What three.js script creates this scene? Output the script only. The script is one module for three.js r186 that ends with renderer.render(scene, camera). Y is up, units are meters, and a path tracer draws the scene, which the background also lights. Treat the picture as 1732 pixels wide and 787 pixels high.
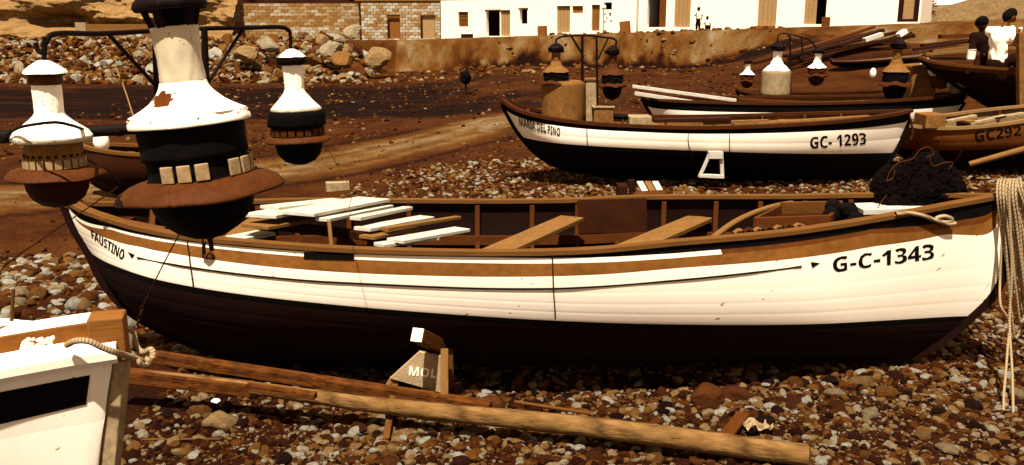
import * as THREE from 'three';
import { mergeGeometries, toCreasedNormals } from 'three/addons/utils/BufferGeometryUtils.js';
import { RoundedBoxGeometry } from 'three/addons/geometries/RoundedBoxGeometry.js';
import { MarchingCubes } from 'three/addons/objects/MarchingCubes.js';
import { TextGeometry } from 'three/addons/geometries/TextGeometry.js';
import { FontLoader } from 'three/addons/loaders/FontLoader.js';
import { ImprovedNoise } from 'three/addons/math/ImprovedNoise.js';

// ---------------------------------------------------------------- camera, sky, sun, exposure
const scene = new THREE.Scene();
const IW = 1732, IH = 787, FPX = 1500, HORIZON = 50, EYE = 2.95;
const PITCH = Math.atan((IH / 2 - HORIZON) / FPX);
const camera = new THREE.PerspectiveCamera(2 * Math.atan(IH / 2 / FPX) * 180 / Math.PI, IW / IH, 0.1, 900);
camera.position.set(0, EYE, 0);
camera.rotation.x = -PITCH;
scene.add(camera);

const skyData = new Float32Array(256 * 128 * 4);
for (let j = 0; j < 128; j++) for (let i = 0; i < 256; i++) {
  const el = Math.abs((j + 0.5) / 128 * 180 - 90);
  const t = Math.exp(-el / 10), k = (j * 256 + i) * 4;
  skyData[k] = 0.19 + 0.62 * t; skyData[k + 1] = 0.11 + 0.60 * t; skyData[k + 2] = 0.05 + 0.55 * t; skyData[k + 3] = 1;
}
const skyTex = new THREE.DataTexture(skyData, 256, 128, THREE.RGBAFormat, THREE.FloatType);
skyTex.mapping = THREE.EquirectangularReflectionMapping;
skyTex.magFilter = skyTex.minFilter = THREE.LinearFilter; skyTex.needsUpdate = true;
scene.background = skyTex; scene.environment = skyTex;

const sun = new THREE.DirectionalLight(new THREE.Color(1, 0.93, 0.83), 5);
sun.position.set(-5, 54, 17); sun.target.position.set(0, 0, -8);
sun.castShadow = true; sun.shadow.radius = 1.5; sun.shadow.mapSize.set(4096, 4096);
Object.assign(sun.shadow.camera, { left: -60, right: 60, top: 60, bottom: -60, near: 1, far: 200 });
scene.add(sun, sun.target);

const renderer = new THREE.WebGLRenderer({ antialias: true });
renderer.setSize(1024, 465);
renderer.toneMapping = THREE.LinearToneMapping;
renderer.toneMappingExposure = 2.45;
renderer.shadowMap.enabled = true;

// ---------------------------------------------------------------- helpers
function rng(seed) { let a = seed >>> 0; return () => { a |= 0; a = a + 0x6D2B79F5 | 0; let t = Math.imul(a ^ a >>> 15, 1 | a); t = t + Math.imul(t ^ t >>> 7, 61 | t) ^ t; return ((t ^ t >>> 14) >>> 0) / 4294967296; }; }
const V = (x, y, z) => new THREE.Vector3(x, y, z);
const lerp = (a, b, t) => a + (b - a) * t, cl = (v, a = 0, b = 1) => Math.min(b, Math.max(a, v));
const ss = (a, b, v) => { const t = cl((v - a) / (b - a)); return t * t * (3 - 2 * t); };
const CP = Math.cos(PITCH), SP = Math.sin(PITCH);
function ray(px, py) { const x = (px - IW / 2) / FPX, y = -(py - IH / 2) / FPX; return V(x, y * CP - SP, -(CP + y * SP)); }
function P(px, py, d) { const r = ray(px, py); return V(0, EYE, 0).addScaledVector(r, -d / r.z); }             // at distance d ahead
function PY(px, py, Y) { const r = ray(px, py); return V(0, EYE, 0).addScaledVector(r, (Y - EYE) / r.y); }     // at height Y
function proj(p) { const vy = p.y - EYE, zc = -p.z * CP - vy * SP, yc = vy * CP - p.z * SP; return [IW / 2 + FPX * p.x / zc, IH / 2 - FPX * yc / zc]; }
const mpp = (p) => (-p.z * CP - (p.y - EYE) * SP) / FPX;                                                        // metres per photo pixel there
const noiseGen = new ImprovedNoise();
const N3 = (x, y, z) => noiseGen.noise(x, y, z);
const fbm = (x, y, z, o = 4) => { let s = 0, a = 1, f = 1; for (let i = 0; i < o; i++) { s += a * N3(x * f + i * 7.3, y * f + 3.1 * i, z * f - i * 5.7); a *= 0.5; f *= 2.03; } return s; };

const names = {};
function numbered(n) { const c = names[n] = (names[n] || 0) + 1; return c === 1 ? n : `${n}_${String(c - 1).padStart(3, '0')}`; }
function tag(o, label, category, group, kind) { if (label) o.userData.label = label; if (category) o.userData.category = category; if (group) o.userData.group = group; if (kind) o.userData.kind = kind; return o; }
function thing(name, label, category, pos, group) { const g = new THREE.Group(); g.name = numbered(name); if (pos) g.position.copy(pos); scene.add(g); return tag(g, label, category, group); }
function part(name, geo, mat, parent) { const m = new THREE.Mesh(geo, mat); m.name = name; parent.add(m); return m; }
function solo(name, geo, mat, label, category, group, kind) { const m = new THREE.Mesh(geo, mat); m.name = numbered(name); scene.add(m); return tag(m, label, category, group, kind); }
// a mesh given in world coordinates as a child of a group that is only translated
function wpart(name, geo, mat, parent) { const p = parent.isMesh ? parent.parent.position.clone().add(parent.position) : parent.position; geo.translate(-p.x, -p.y, -p.z); return part(name, geo, mat, parent); }
function wsolo(name, geo, mat, label, category, group, kind) { geo.computeBoundingBox(); const c = geo.boundingBox.getCenter(V()); c.y = geo.boundingBox.min.y; geo.translate(-c.x, -c.y, -c.z); const m = solo(name, geo, mat, label, category, group, kind); m.position.copy(c); return m; }

// texture coordinates in metres from the position, by the way a face points
function uvm(geo, s = 1) {
  const g = geo.index ? geo.toNonIndexed() : geo; const p = g.attributes.position, uv = new Float32Array(p.count * 2);
  const a = V(), b = V(), c = V(), n = V();
  for (let i = 0; i < p.count; i += 3) {
    a.fromBufferAttribute(p, i); b.fromBufferAttribute(p, i + 1); c.fromBufferAttribute(p, i + 2);
    n.subVectors(b, a).cross(c.clone().sub(a)); const ax = Math.abs(n.x), ay = Math.abs(n.y), az = Math.abs(n.z);
    [a, b, c].forEach((q, k) => { const o = (i + k) * 2; if (ay >= ax && ay >= az) { uv[o] = q.x * s; uv[o + 1] = q.z * s; } else if (az >= ax) { uv[o] = q.x * s; uv[o + 1] = q.y * s; } else { uv[o] = q.z * s; uv[o + 1] = q.y * s; } });
  }
  g.setAttribute('uv', new THREE.BufferAttribute(uv, 2)); return g;
}
function box(w, h, d, x = 0, y = 0, z = 0, r = 0.006) { const g = new RoundedBoxGeometry(w, h, d, 1, Math.min(r, w / 3, h / 3, d / 3)); const u = uvm(g); u.translate(x, y, z); return u; }
// board or bar between two points: width across, thickness up
function bar(a, b, w, h, r = 0.006, roll = 0) {
  const d = b.clone().sub(a), L = d.length(); const g = box(L, h, w, 0, 0, 0, r);
  if (roll) g.rotateX(roll);
  const X = d.normalize(), up = Math.abs(X.y) > 0.98 ? V(0, 0, 1) : V(0, 1, 0), Z = X.clone().cross(up).normalize(), Y = Z.clone().cross(X);
  g.applyMatrix4(new THREE.Matrix4().makeBasis(X, Y, Z)); const c = a.clone().add(b).multiplyScalar(0.5); g.translate(c.x, c.y, c.z); return g;
}
function rod(a, b, r0, r1 = r0, seg = 10) {
  const d = b.clone().sub(a), L = d.length(); const g = new THREE.CylinderGeometry(r1, r0, L, seg, 1);
  g.applyQuaternion(new THREE.Quaternion().setFromUnitVectors(V(0, 1, 0), d.normalize())); const c = a.clone().add(b).multiplyScalar(0.5); g.translate(c.x, c.y, c.z); return g;
}
function tube(pts, r, seg = 40, rad = 7, closed = false) { return new THREE.TubeGeometry(new THREE.CatmullRomCurve3(pts, closed, 'centripetal'), seg, r, rad, closed); }
const merge = (a) => mergeGeometries(a.map((g) => { const h = g.index ? g.toNonIndexed() : g; for (const k of Object.keys(h.attributes)) if (!['position', 'normal', 'uv'].includes(k)) h.deleteAttribute(k); return h; }));

// ---------------------------------------------------------------- colours: one brown-toned print. tone = brightness the sunlit surface has in the print
function ramp(t) { const u = Math.min(t, 1); const g = 0.17 + 0.38 * u + 0.34 * u ** 3 + 0.06 * cl((t - 1) * 2), b = 0.015 + 0.05 * u + 0.58 * u ** 4 + 0.18 * cl((t - 1) * 2); return [t, t * g, t * b]; }
const TONE = 4.0, WHITE = new THREE.Color().setRGB(0.86, 0.755, 0.60);
const col = (t) => { const c = ramp(t); return new THREE.Color().setRGB(c[0] / TONE, c[1] / TONE, c[2] / TONE); };
function dataTex(n, fn, srgb = false) {
  const d = new Uint8Array(n * n * 4);
  for (let j = 0; j < n; j++) for (let i = 0; i < n; i++) { const v = fn(i / n, j / n), k = (j * n + i) * 4; const a = Array.isArray(v) ? v : [v, v, v]; d[k] = cl(a[0]) * 255; d[k + 1] = cl(a[1]) * 255; d[k + 2] = cl(a[2]) * 255; d[k + 3] = 255; }
  const t = new THREE.DataTexture(d, n, n); t.wrapS = t.wrapT = THREE.RepeatWrapping; t.magFilter = THREE.LinearFilter; t.minFilter = THREE.LinearMipmapLinearFilter; t.generateMipmaps = true; t.needsUpdate = true;
  if (srgb) t.colorSpace = THREE.SRGBColorSpace; return t;
}
// seamless noise on a torus-like blend
function tileN(u, v, fx, fy, seed, o = 4) {
  const f = (a, b) => fbm(a * fx, b * fy, seed, o);
  return f(u, v) * (1 - u) * (1 - v) + f(u - 1, v) * u * (1 - v) + f(u, v - 1) * (1 - u) * v + f(u - 1, v - 1) * u * v;
}
const texGrain = dataTex(512, (u, v) => 0.78 + 0.22 * tileN(u, v, 9, 90, 1.3) + 0.16 * tileN(u, v, 5, 12, 8.3));          // wood grain along u
const texPaint = dataTex(512, (u, v) => { const n = tileN(u, v, 8, 14, 3.7), m = tileN(u, v, 30, 60, 5.1, 3); const chip = n + 0.6 * m > 0.72 ? 0.45 : 1; const s = 0.95 + 0.06 * m; return [s * chip, s * chip ** 1.4, s * chip ** 1.9]; });
const texWorn = dataTex(512, (u, v) => { const n = tileN(u, v, 6, 10, 13.7), m = tileN(u, v, 30, 50, 15.1, 3); const k = 0.8 + 0.26 * n + 0.24 * m; return k; });
const texMottle = dataTex(512, (u, v) => { const n = tileN(u, v, 7, 7, 23.7), m = tileN(u, v, 32, 32, 25.1, 3); return 0.72 + 0.3 * n + 0.3 * m; });
const texSand = dataTex(1024, (u, v) => { const n = tileN(u, v, 40, 40, 33.7, 3), m = tileN(u, v, 130, 130, 35.1, 2), c = tileN(u, v, 9, 9, 37, 3); return 0.66 + 0.42 * n + 0.5 * m + 0.18 * c; });
const texEnamel = dataTex(512, (u, v) => { const n = tileN(u, v, 8, 8, 43.7), m = tileN(u, v, 40, 40, 45.1, 3); const chip = n + 0.7 * m > 0.6 ? 0.3 : 1; const k = (0.92 + 0.1 * n + 0.06 * m); return [k * chip, k * chip ** 1.4, k * chip ** 1.8]; });
const texMast = dataTex(512, (u, v) => { const g = tileN(u, v, 7, 70, 51.3), b = tileN(u, v, 6, 9, 53, 3), c = tileN(u, v, 5, 40, 57, 2); const k = (0.74 + 0.3 * g + 0.75 * b) * (c > 0.42 ? 0.35 : 1); return [k, k * (0.9 + 0.1 * k), k * (0.8 + 0.2 * k)]; });
const texRope = dataTex(64, (u, v) => { const s = ((u * 4 + v) % 1 + 1) % 1; return s < 0.22 ? 0.5 : 0.8 + 0.2 * Math.sin((s - 0.22) / 0.78 * Math.PI); });
function mat(t, o = {}) {
  const { map = texWorn, rep = [1, 1], bump = 0, gain = 1, ...r } = o; const m = new THREE.MeshPhysicalMaterial({ color: t.isColor ? t : col(t).multiplyScalar(gain), roughness: 0.75, specularIntensity: 0.15, side: THREE.DoubleSide, ...r });
  if (map) { const x = rep[0] === 1 && rep[1] === 1 ? map : map.clone(); if (x !== map) { x.repeat.set(...rep); x.needsUpdate = true; } m.map = x; if (bump) { m.bumpMap = x; m.bumpScale = bump; } } return m;
}
const M = {
  white: mat(WHITE, { map: texPaint, bump: 0.0012, roughness: 0.6 }), whiteFar: mat(WHITE, { map: texPaint, roughness: 0.85 }),
  band: mat(0.46, { gain: 1.8, map: texWorn, bump: 0.001 }), bandDark: mat(0.3, { gain: 1.6, map: texWorn }),
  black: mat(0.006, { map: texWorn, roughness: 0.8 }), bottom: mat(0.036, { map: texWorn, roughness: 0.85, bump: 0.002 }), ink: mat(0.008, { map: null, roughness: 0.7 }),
  inner: mat(0.035, { map: texWorn, bump: 0.002 }), rib: mat(0.22, { gain: 1.5, map: texGrain, bump: 0.002 }), rail: mat(0.50, { map: texGrain, bump: 0.003 }), railDark: mat(0.15, { gain: 1.3, map: texGrain, bump: 0.002 }),
  wood: mat(0.6, { gain: 1.2, map: texGrain, bump: 0.003 }), woodPale: mat(1.2, { gain: 1.7, map: texGrain, bump: 0.003 }), woodMid: mat(0.42, { map: texGrain, bump: 0.003 }), woodDark: mat(0.10, { map: texGrain, bump: 0.003 }),
  mast: mat(0.66, { gain: 1.0, map: texMast, bump: 0.01, roughness: 0.95 }), beam: mat(0.3, { gain: 1.2, map: texMast, bump: 0.01, roughness: 0.95 }),
  enamel: mat(WHITE, { map: texEnamel, roughness: 0.35, specularIntensity: 0.6 }), enamelDull: mat(0.95, { gain: 2, map: texEnamel, roughness: 0.4, specularIntensity: 0.6 }), soot: mat(0.007, { map: texWorn, roughness: 0.9 }), dish: mat(0.22, { gain: 1.3, map: texMottle, roughness: 0.7, bump: 0.002 }), panel: mat(0.8, { gain: 1.8, map: texMottle, roughness: 0.6 }),
  mesh: mat(0.14, { map: texMottle, rep: [4, 3], bump: 0.004, roughness: 0.9 }), iron: mat(0.02, { map: texWorn, roughness: 0.7 }), wire: mat(0.08, { map: null }), wirePale: mat(0.7, { map: null }),
  rope: mat(0.85, { gain: 1.35, map: texRope, bump: 0.004 }), ropeDark: mat(0.16, { map: texRope, bump: 0.003 }),
  net: mat(0.012, { map: texMottle, rep: [5, 5], bump: 0.02, roughness: 1 }), tan: mat(0.55, { gain: 1.4, map: texMottle }), tanPale: mat(0.85, { gain: 1.5, map: texMottle }),
  roomWall: mat(0.25), plaster: mat(WHITE, { map: texPaint, rep: [0.3, 0.3], roughness: 0.95 }), earth: mat(0.5, { map: texSand, rep: [0.4, 0.4], roughness: 1 }), dark: mat(0.02, { map: null, roughness: 1 }),
  doorTan: mat(0.75, { gain: 1.8, map: texGrain }), doorMid: mat(0.45, { gain: 1.8, map: texGrain }), frameDark: mat(0.07, { map: texGrain }), mortar: mat(0.35, { gain: 1.7, map: texMottle }),
  skin: mat(0.3, { gain: 1.5, map: null, roughness: 0.6 }), hair: mat(0.01, { map: null, roughness: 0.9 }), shirt: mat(WHITE, { map: null, roughness: 0.95 }), cloth: mat(0.03, { map: null, roughness: 0.95 }),
};
const font = await new FontLoader().loadAsync('fonts/droid/droid_sans_bold.typeface.json');

// ---------------------------------------------------------------- the ground
const facadeD = (x) => 66 - 16 * cl((x + 5.3) / 28.1, 0, 1.4);
const terraceY = (x) => 2.3 + 1.0 * cl((x + 5.3) / 28.1, -0.1, 1.3);
function groundY(x, d) {
  let g = 0.3 * ss(9, 15, d) * ss(-5, 1, x) + 0.5 * ss(25, 58, d) * ss(-14, 4, x) + 2.2 * ss(9, 18, x) * ss(26, 56, d);
  const f = facadeD(x), L = ss(-12, -8, x);
  const rise = lerp(ss(50.5, 60, d), ss(f - 5.2, f - 3.0, d + 0.5 * N3(x * 0.5, d * 0.2, 3)), L);
  g = lerp(g, terraceY(x), rise);
  const bk = 4 * rise * (1 - rise) * L; g += bk * (0.35 * fbm(x * 0.8, d * 0.8, 6, 4) - 0.05);
  return g + 0.025 * fbm(x * 0.9, d * 0.9, 2.2, 3) * ss(3, 6, d) + 0.10 * N3(x * 0.25, d * 0.25, 9) * ss(20, 40, d) * (1 - rise);
}
const segDist = (x, y, pts) => { let b = [1e9, 0]; for (let i = 0; i + 1 < pts.length; i++) { const [x0, y0, w0] = pts[i], [x1, y1, w1] = pts[i + 1]; const dx = x1 - x0, dy = y1 - y0, t = cl(((x - x0) * dx + (y - y0) * dy) / (dx * dx + dy * dy)); const q = Math.hypot(x - x0 - t * dx, y - y0 - t * dy) / lerp(w0, w1, t); if (q < b[0]) b = [q, t]; } return b[0]; };
const streak = [[-14, 14.6, 1.5], [-8.6, 15.8, 1.5], [-4.6, 19.4, 1.9], [-2.2, 23.0, 2.0], [0.4, 28.5, 1.2], [2, 31, 0.5]];
function groundTone(x, d) {
  const n = fbm(x * 0.35, d * 0.35, 5.5, 4), m = fbm(x * 1.7, d * 1.7, 7.5, 3);
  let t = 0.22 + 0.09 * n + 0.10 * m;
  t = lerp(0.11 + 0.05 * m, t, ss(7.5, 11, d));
  const q = segDist(x + 0.6 * n, d + 0.5 * n, streak); const lines = 0.5 + 0.5 * Math.sin(q * 17 + 3 * n + m * 2);
  t = lerp(t, 0.5 + 0.3 * lines + 0.2 * m + 0.25 * n, (1 - ss(0.55, 1.0, q + 0.3 * m)) * 0.85);
  if (x < 0 && d < 26) t = lerp(t, 0.03, ss(1.0, 1.06, q) * (1 - ss(1.12, 1.2, q)) * 0.9);
  const edge = 2.5 * n + 1.2 * m;                                        // near-black band with ragged edges across the far sand
  const dk = ss(29.5, 31, d + edge * 0.6) * (1 - ss(44, 50, d + edge)) * (1 - ss(-4, 3, x - (40 - d) * 0.25 + edge));
  t = lerp(t, 0.018 + 0.13 * cl(fbm(x * 0.25, d * 1.3, 11, 4) * 1.3 - 0.05) + 0.03 * cl(m), dk * 0.97);
  const f = facadeD(x);
  const bank = ss(-11, -8, x) * ss(f - 5.4, f - 5.0, d); t = lerp(t, 0.56 + 0.3 * n + 0.3 * m, bank);
  const toe = ss(-6, -2, x) * (1 - ss(14, 20, x)) * ss(f - 7.4, f - 6.4, d + 0.8 * n) * (1 - ss(f - 4.9, f - 4.3, d + 0.5 * m + 0.4 * n)); t = lerp(t, 0.022, toe * 0.95);  // shade of the undercut bank foot painted near-black, together with dark debris
  if (d > 49 && x < -8) t = lerp(t, 0.3 + 0.1 * m, ss(49, 51, d));
  return Math.max(0.012, t);
}
let beach;
{
  const xs = [], zs = [];
  for (let x = -220; x < -36; x += 12) xs.push(x); for (let x = -36; x < -9; x += 0.4) xs.push(x); for (let x = -9; x < 12; x += 0.16) xs.push(x); for (let x = 12; x < 34; x += 0.4) xs.push(x); for (let x = 34; x <= 220; x += 12) xs.push(x);
  for (let d = -8; d < 4; d += 1) zs.push(d); for (let d = 4; d < 14; d += 0.12) zs.push(d); for (let d = 14; d < 34; d += 0.2) zs.push(d); for (let d = 34; d < 70; d += 0.33) zs.push(d); for (let d = 70; d < 320; d += 12) zs.push(d);
  const nx = xs.length, nz = zs.length, pos = [], uv = [], c = [], idx = [];
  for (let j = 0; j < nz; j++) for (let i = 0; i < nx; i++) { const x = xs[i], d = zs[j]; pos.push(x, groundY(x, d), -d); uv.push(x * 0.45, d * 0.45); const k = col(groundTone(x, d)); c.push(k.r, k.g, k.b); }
  for (let j = 0; j + 1 < nz; j++) for (let i = 0; i + 1 < nx; i++) { const a = j * nx + i; idx.push(a, a + 1, a + nx, a + 1, a + nx + 1, a + nx); }
  const g = new THREE.BufferGeometry(); g.setAttribute('position', new THREE.Float32BufferAttribute(pos, 3)); g.setAttribute('uv', new THREE.Float32BufferAttribute(uv, 2)); g.setAttribute('color', new THREE.Float32BufferAttribute(c, 3)); g.setIndex(idx); g.computeVertexNormals();
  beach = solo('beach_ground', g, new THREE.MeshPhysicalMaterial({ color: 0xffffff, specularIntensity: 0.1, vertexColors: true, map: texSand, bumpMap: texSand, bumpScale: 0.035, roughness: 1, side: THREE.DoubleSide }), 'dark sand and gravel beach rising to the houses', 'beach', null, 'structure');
}
// stones
function stoneGeo(seed, det = 1, flat = 0.62) {
  const g = new THREE.IcosahedronGeometry(1, det), p = g.attributes.position, v = V();
  for (let i = 0; i < p.count; i++) { v.fromBufferAttribute(p, i); const k = 1 + 0.32 * N3(v.x * 1.1 + seed * 3.7, v.y * 1.1, v.z * 1.1 - seed) + 0.1 * N3(v.x * 3 + seed, v.y * 3 + seed, v.z * 3); v.multiplyScalar(k); p.setXYZ(i, v.x, v.y * flat, v.z * 0.82); }
  g.computeVertexNormals(); const s = toCreasedNormals(g, 0.7); return uvm(s, 1);
}
function rockGeo(seed) { const g = new THREE.IcosahedronGeometry(1, 3), p = g.attributes.position, v = V(), R = rng(seed * 17), pl = []; for (let i = 0; i < 11; i++) pl.push([V(R() - 0.5, R() - 0.5, R() - 0.5).normalize(), 0.58 + 0.3 * R()]); for (let i = 0; i < p.count; i++) { v.fromBufferAttribute(p, i); let r = 1.05; for (const [n, d] of pl) { const c = v.dot(n); if (c > 0.05) r = Math.min(r, d / c); } r *= 1 + 0.07 * N3(v.x * 4 + seed, v.y * 4, v.z * 4); p.setXYZ(i, v.x * r, v.y * r * 0.85, v.z * r); } return uvm(toCreasedNormals(g, 0.35), 1); }
const stoneGeos = [1, 2, 3, 4, 5, 6].map((s) => stoneGeo(s, 2, 0.5 + 0.06 * s)), pebbleGeos = [11, 12, 13, 14].map((s) => stoneGeo(s, 1, 0.55 + 0.05 * (s - 11)));
const stoneMats = [0.05, 0.11, 0.2, 0.32, 0.48, 0.66, 0.85, 1.1].map((t) => mat(t, { map: texMottle, rep: [1.5, 1.5], roughness: 0.95, bump: 0.02 }));
const inShade = () => false;
{
  const R = rng(77);
  const zones = [ [1.8, 6.0, 5.3, 6.9, 5200, 0.007, 0.02, 0.25, 1.0, 1.2], [-2.4, -0.4, 5.4, 6.3, 1800, 0.007, 0.02, 0.25, 0.95, 1.3], [5.2, 8.0, 5.3, 12, 5000, 0.012, 0.045, 0.03, 0.8, 1.8], [-2.9, 5.2, 5.3, 9.2, 26000, 0.008, 0.03, 0.03, 1.05, 1.6], // x0,x1,d0,d1,count,rmin,rmax,tone min,max,power
    [-2.9, 5.2, 5.3, 9.4, 14000, 0.014, 0.055, 0.03, 1.1, 1.5], [-7, -2.6, 7.6, 11.4, 3000, 0.025, 0.085, 0.12, 1.3, 1.1],
    [-3.0, 10.5, 12, 18.5, 16000, 0.02, 0.06, 0.05, 1.1, 1.4], [-7, 9, 9, 12.5, 1500, 0.02, 0.04, 0.08, 0.6, 1.5], [-16, 12, 18, 55, 3500, 0.02, 0.09, 0.03, 0.8, 1.8], [-9, 3, 10, 26, 5000, 0.012, 0.04, 0.02, 0.7, 2.0], [-14, -3, 9.5, 15, 500, 0.015, 0.035, 0.08, 0.5, 1.5], [-12, 16, 48, 60, 500, 0.06, 0.22, 0.1, 0.9, 1.2]];
  const list = [];
  for (const [x0, x1, d0, d1, n, r0, r1, t0, t1, pw] of zones) for (let i = 0; i < n; i++) {
    const x = lerp(x0, x1, R()), d = lerp(d0, d1, R()), r = lerp(r0, r1, R() ** 2), t = lerp(t0, t1, R() ** pw);
    if (segDist(x, d, streak) < 1.1 && R() < 0.85) { R(); continue; }
    if (d > 9 && d < 19) { const e = ss(-3.2, 0.5, x + 1.6 * N3(x * 0.5, d * 0.5, 8)) * ss(11.5, 13.5, d) + (x < -2.6 && d < 11.4 ? 1 : 0); if (R() > 0.12 + e) continue; }
    const clump = N3(x * 0.8, d * 0.8, 4.4); if (clump < -0.25 && R() < 0.6) continue;
    list.push([x, d, r, t]);
  }
  const mm = new THREE.MeshPhysicalMaterial({ color: 0xffffff, specularIntensity: 0.1, map: texMottle, bumpMap: texMottle, bumpScale: 0.01, roughness: 0.95 });
  const stuff = new THREE.Group(); stuff.name = 'pebbles'; scene.add(stuff); tag(stuff, 'countless small pebbles strewn over the beach', 'pebbles', null, 'stuff');
  pebbleGeos.forEach((g, k) => {
    const sub = list.filter((_, i) => i % 4 === k), im = new THREE.InstancedMesh(g, mm, sub.length); im.name = 'pebble_scatter'; tag(im, null, null, null, 'stuff');
    const o = new THREE.Object3D();
    sub.forEach(([x, d, r, t], i) => { o.position.set(x, groundY(x, d) + r * 0.18, -d); o.rotation.set((R() - 0.5) * 0.8, R() * 6.28, (R() - 0.5) * 0.8); o.scale.set(r * (0.8 + 0.5 * R()), r * (0.7 + 0.5 * R()), r); o.updateMatrix(); im.setMatrixAt(i, o.matrix); im.setColorAt(i, col(t)); });
    stuff.add(im);
  });
  // the larger stones, one by one
  let made = 0;
  const put = (x, d, r, k) => { const m = part('stone', stoneGeos[made % 6], stoneMats[k], beach); m.position.set(x, groundY(x, d) + r * 0.16, -d); m.rotation.set((R() - 0.5) * 0.5, R() * 6.28, (R() - 0.5) * 0.5); m.scale.set(r * (0.9 + 0.5 * R()), r * (0.75 + 0.4 * R()), r); made++; };
  for (let i = 0; i < 195; i++) { const x = lerp(-2.7, 4.4, R()), d = lerp(5.5, 8.4, R()); put(x, d, 0.035 + 0.05 * R() ** 2, Math.floor(R() ** 1.3 * 7)); }
  for (let i = 0; i < 100; i++) { const x = lerp(-6.3, -2.8, R()), d = lerp(7.8, 11.2, R()); put(x, d, 0.06 + 0.06 * R(), 2 + Math.floor(R() * 6)); }
}

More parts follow.
